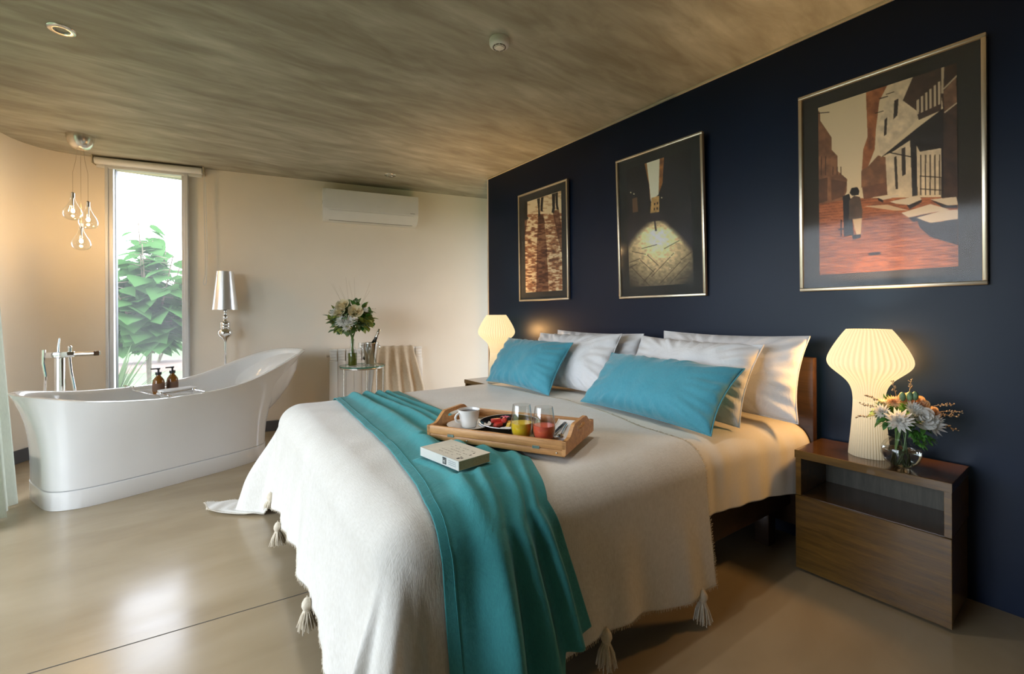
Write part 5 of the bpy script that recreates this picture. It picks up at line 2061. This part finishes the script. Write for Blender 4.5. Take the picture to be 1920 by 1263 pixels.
def art_street():
    c = Canvas(240, 342, [(110, 358), (765, 152), (770, 1113), (128, 1147)])
    SK, BR_, DK, LT, MD = [214, 198, 164], [148, 92, 54], [26, 18, 13], [206, 190, 160], [122, 84, 56]
    c.c[:] = np.array(SK, float)
    # paved ground
    g_ = c.y > 790
    tex = c.fbm(.05, 4, .5, 2.2)
    col = np.array([158, 94, 54.]) * (.62 + .62 * tex)[..., None]
    rowl = (np.sin(c.y * .48 + .04 * c.x) > .86) & (c.fbm(.1, 9) > .42)
    col[rowl] *= .68
    c.c[g_] = col[g_]
    # left houses
    c.poly([(100, 360), (120, 380), (122, 420), (176, 500), (178, 560), (206, 590), (206, 660), (252, 700), (250, 760), (230, 800), (120, 815)], MD, 1, .6)
    c.poly([(118, 700), (160, 690), (160, 800), (122, 812)], [84, 56, 38], 1, .5)
    c.poly([(176, 700), (250, 712), (236, 780), (180, 800)], [92, 62, 42], 1, .5)
    for x in (130, 150, 185, 205, 222):
        c.line((x, 590 if x < 180 else 640), (x, 680), 5, [70, 46, 32], .8)
    c.line((100, 385), (165, 380), 4, DK, .9)
    # tall building in the middle
    c.poly([(336, 288), (405, 265), (440, 250), (400, 330), (384, 470), (380, 560), (350, 640), (332, 660), (318, 700), (326, 560), (346, 500)], BR_, 1, .7)
    c.poly([(318, 660), (350, 640), (395, 590), (440, 600), (440, 720), (318, 740)], MD, 1, .6)
    c.poly([(322, 740), (440, 715), (445, 775), (330, 795)], [104, 68, 46], 1, .5)
    # right-hand pale facade with windows
    c.poly([(455, 250), (560, 215), (700, 170), (690, 380), (580, 420), (410, 600), (385, 480)], LT, 1, .35)
    c.poly([(430, 600), (560, 520), (690, 520), (695, 780), (560, 790), (440, 775)], LT, 1, .3)
    for p in ([(470, 330), (490, 320), (485, 400), (466, 420)], [(425, 420), (438, 408), (434, 490), (422, 500)], [(470, 600), (482, 594), (490, 750), (478, 750)], [(505, 560), (522, 552), (526, 680), (508, 690)]):
        c.poly(p, DK, .85)
    for x in range(595, 690, 22):
        c.line((x, 590), (x, 780), 6, DK, .8)
    for y in (690, 750):
        c.line((590, y), (690, y + 8), 5, DK, .7)
    # dark balcony and upper storey
    c.poly([(560, 212), (700, 165), (690, 380), (585, 425), (575, 380), (510, 330)], [52, 36, 26], .92, .5)
    for k in range(6):
        x = 575 + 20 * k
        c.poly([(x, 330 - 17 * k), (x + 11, 325 - 17 * k), (x + 11, 395 - 9 * k), (x, 400 - 9 * k)], LT, .9)
    c.poly([(410, 598), (575, 465), (700, 370), (700, 800), (690, 790), (690, 560), (590, 575), (575, 545), (545, 520), (470, 570)], DK, .96)
    c.line((440, 575), (555, 600), 5, DK)
    c.poly([(545, 520), (575, 535), (580, 780), (556, 785)], DK, .95)
    c.poly([(682, 175), (770, 150), (770, 820), (700, 800), (700, 400)], [58, 40, 28], 1, .6)
    c.poly([(700, 290), (760, 225), (764, 340), (705, 390)], [112, 84, 62], .9, .6)
    c.line((700, 280), (765, 215), 7, LT, .8)
    c.line((705, 392), (765, 345), 6, LT, .9)
    c.poly([(690, 165), (705, 162), (700, 300), (690, 300)], LT, .8)
    for (x, y) in ((400, 320), (430, 300), (380, 390)):
        c.line((x, y), (x + 40, y - 12), 4, DK, .8)
    # pale tables
    for top, front in (([(395, 788), (490, 775), (496, 784), (420, 800)], [(395, 790), (420, 800), (420, 812), (398, 802)]),
                       ([(450, 808), (585, 782), (600, 800), (540, 825), (480, 818)], [(530, 825), (600, 800), (600, 812), (545, 845)]),
                       ([(505, 862), (640, 822), (730, 848), (600, 870), (540, 884)], [(540, 884), (730, 850), (730, 866), (560, 905)]),
                       ([(640, 800), (760, 790), (768, 826), (720, 830)], [(640, 802), (720, 830), (765, 828), (765, 842), (700, 840)]),
                       ([(575, 885), (700, 852), (768, 850), (768, 892), (640, 910)], [(575, 888), (640, 910), (768, 894), (768, 1015), (640, 975), (590, 930)])):
        c.poly(front, DK, .95)
        c.poly(top, [204, 192, 168])
    c.poly([(330, 828), (440, 822), (540, 850), (470, 850)], [200, 184, 152], .8)
    c.line((330, 890), (470, 872), 5, [96, 58, 34], .6)
    # two passers-by seen from behind
    c.poly([(232, 780), (262, 768), (270, 800), (285, 960), (240, 970), (236, 870)], [22, 16, 14])
    c.poly([(262, 800), (285, 778), (312, 784), (325, 850), (322, 888), (262, 890)], [74, 60, 48], 1, .5)
    c.poly([(272, 742), (300, 738), (310, 756), (306, 775), (276, 778), (264, 765)], [24, 18, 16])
    c.poly([(280, 888), (322, 884), (318, 965), (302, 972), (288, 930)], [196, 172, 132])
    c.poly([(276, 962), (318, 958), (318, 975), (282, 984)], [24, 18, 16])
    c.line((212, 935), (258, 930), 7, DK)
    c.line((226, 890), (226, 968), 6, DK)
    c.poly([(352, 1046), (408, 1040), (412, 1054), (356, 1058)], [28, 20, 16])
    return c.done()


def print_mat(name):
    m = N(name)
    at = m.n('ShaderNodeAttribute')
    at.attribute_name = 'ink'
    m.set(color=at.outputs['Color'], rough=.55)
    return m.m


FRW, FRH = .672, .998


def framed(label, y_left, z_bot, art, lean_deg, m):
    """hung on the navy wall; local x = to the right along the wall (-y), local y = up, local z = into the room"""
    c = art()
    root = thing('framed_photograph', label, 'framed picture', (2.6, y_left, z_bot), 0, 'framed sepia photographs on the navy wall')
    B = Matrix(((0, 0, -1), (-1, 0, 0), (0, 1, 0))).to_4x4()
    root.matrix_world = Matrix.Translation((2.598, y_left, z_bot)) @ Matrix.Rotation(math.radians(-lean_deg), 4, 'Y') @ B
    fw, d = .016, .026
    g = G()
    for i, (x0, x1, y0, y1) in enumerate(((0, FRW, 0, fw), (0, FRW, FRH - fw, FRH), (0, fw, fw, FRH - fw), (FRW - fw, FRW, fw, FRH - fw))):
        g.box(x0, x1, y0, y1, 0.001, d, .003, 2)
    g.obj('frame', M['frame_metal'], root, 40)
    G().box(.004, FRW - .004, .004, FRH - .004, .001, .010).obj('mat_board', M['mat'], root, 0)
    G().box(.008, FRW - .008, .008, FRH - .008, .0185, .0200).obj('picture_glass', M['picture_glass'], root, 0)
    px0, px1, py0, py1 = .086, FRW - .086, .080, FRH - .080
    nx, ny = c.w, c.h
    vs = []
    cols = []
    lin = np.clip(c.c, 0, 255) / 255
    lin = np.where(lin <= .04045, lin / 12.92, ((lin + .055) / 1.055) ** 2.4) * 1.08
    for j in range(ny):
        for i in range(nx):
            vs.append((px0 + (px1 - px0) * i / (nx - 1), py1 - (py1 - py0) * j / (ny - 1), .0112))
            cols.append((*lin[j, i], 1.0))
    fs = [(j * nx + i, (j + 1) * nx + i, (j + 1) * nx + i + 1, j * nx + i + 1) for j in range(ny - 1) for i in range(nx - 1)]
    g = G()
    g.v, g.f = vs, fs
    o = g.obj('photo_print', m, root, 0)
    at = o.data.color_attributes.new('ink', 'FLOAT_COLOR', 'POINT')
    at.data.foreach_set('color', np.array(cols, dtype=np.float32).ravel())
    return root


PM = print_mat('sepia_print')
framed('sepia photograph of legs casting long shadows on cobbles, hung nearest the beige wall', 3.372, 1.296, art_legs, 0.6, PM)
framed('sepia photograph of a bright paved alley between dark walls, hung above the pillows', 2.168, 1.285, art_alley, 1.9, PM)
framed('sepia photograph of an old street with two passers-by, hung above the near bedside lamp', .980, 1.287, art_street, 0.6, PM)
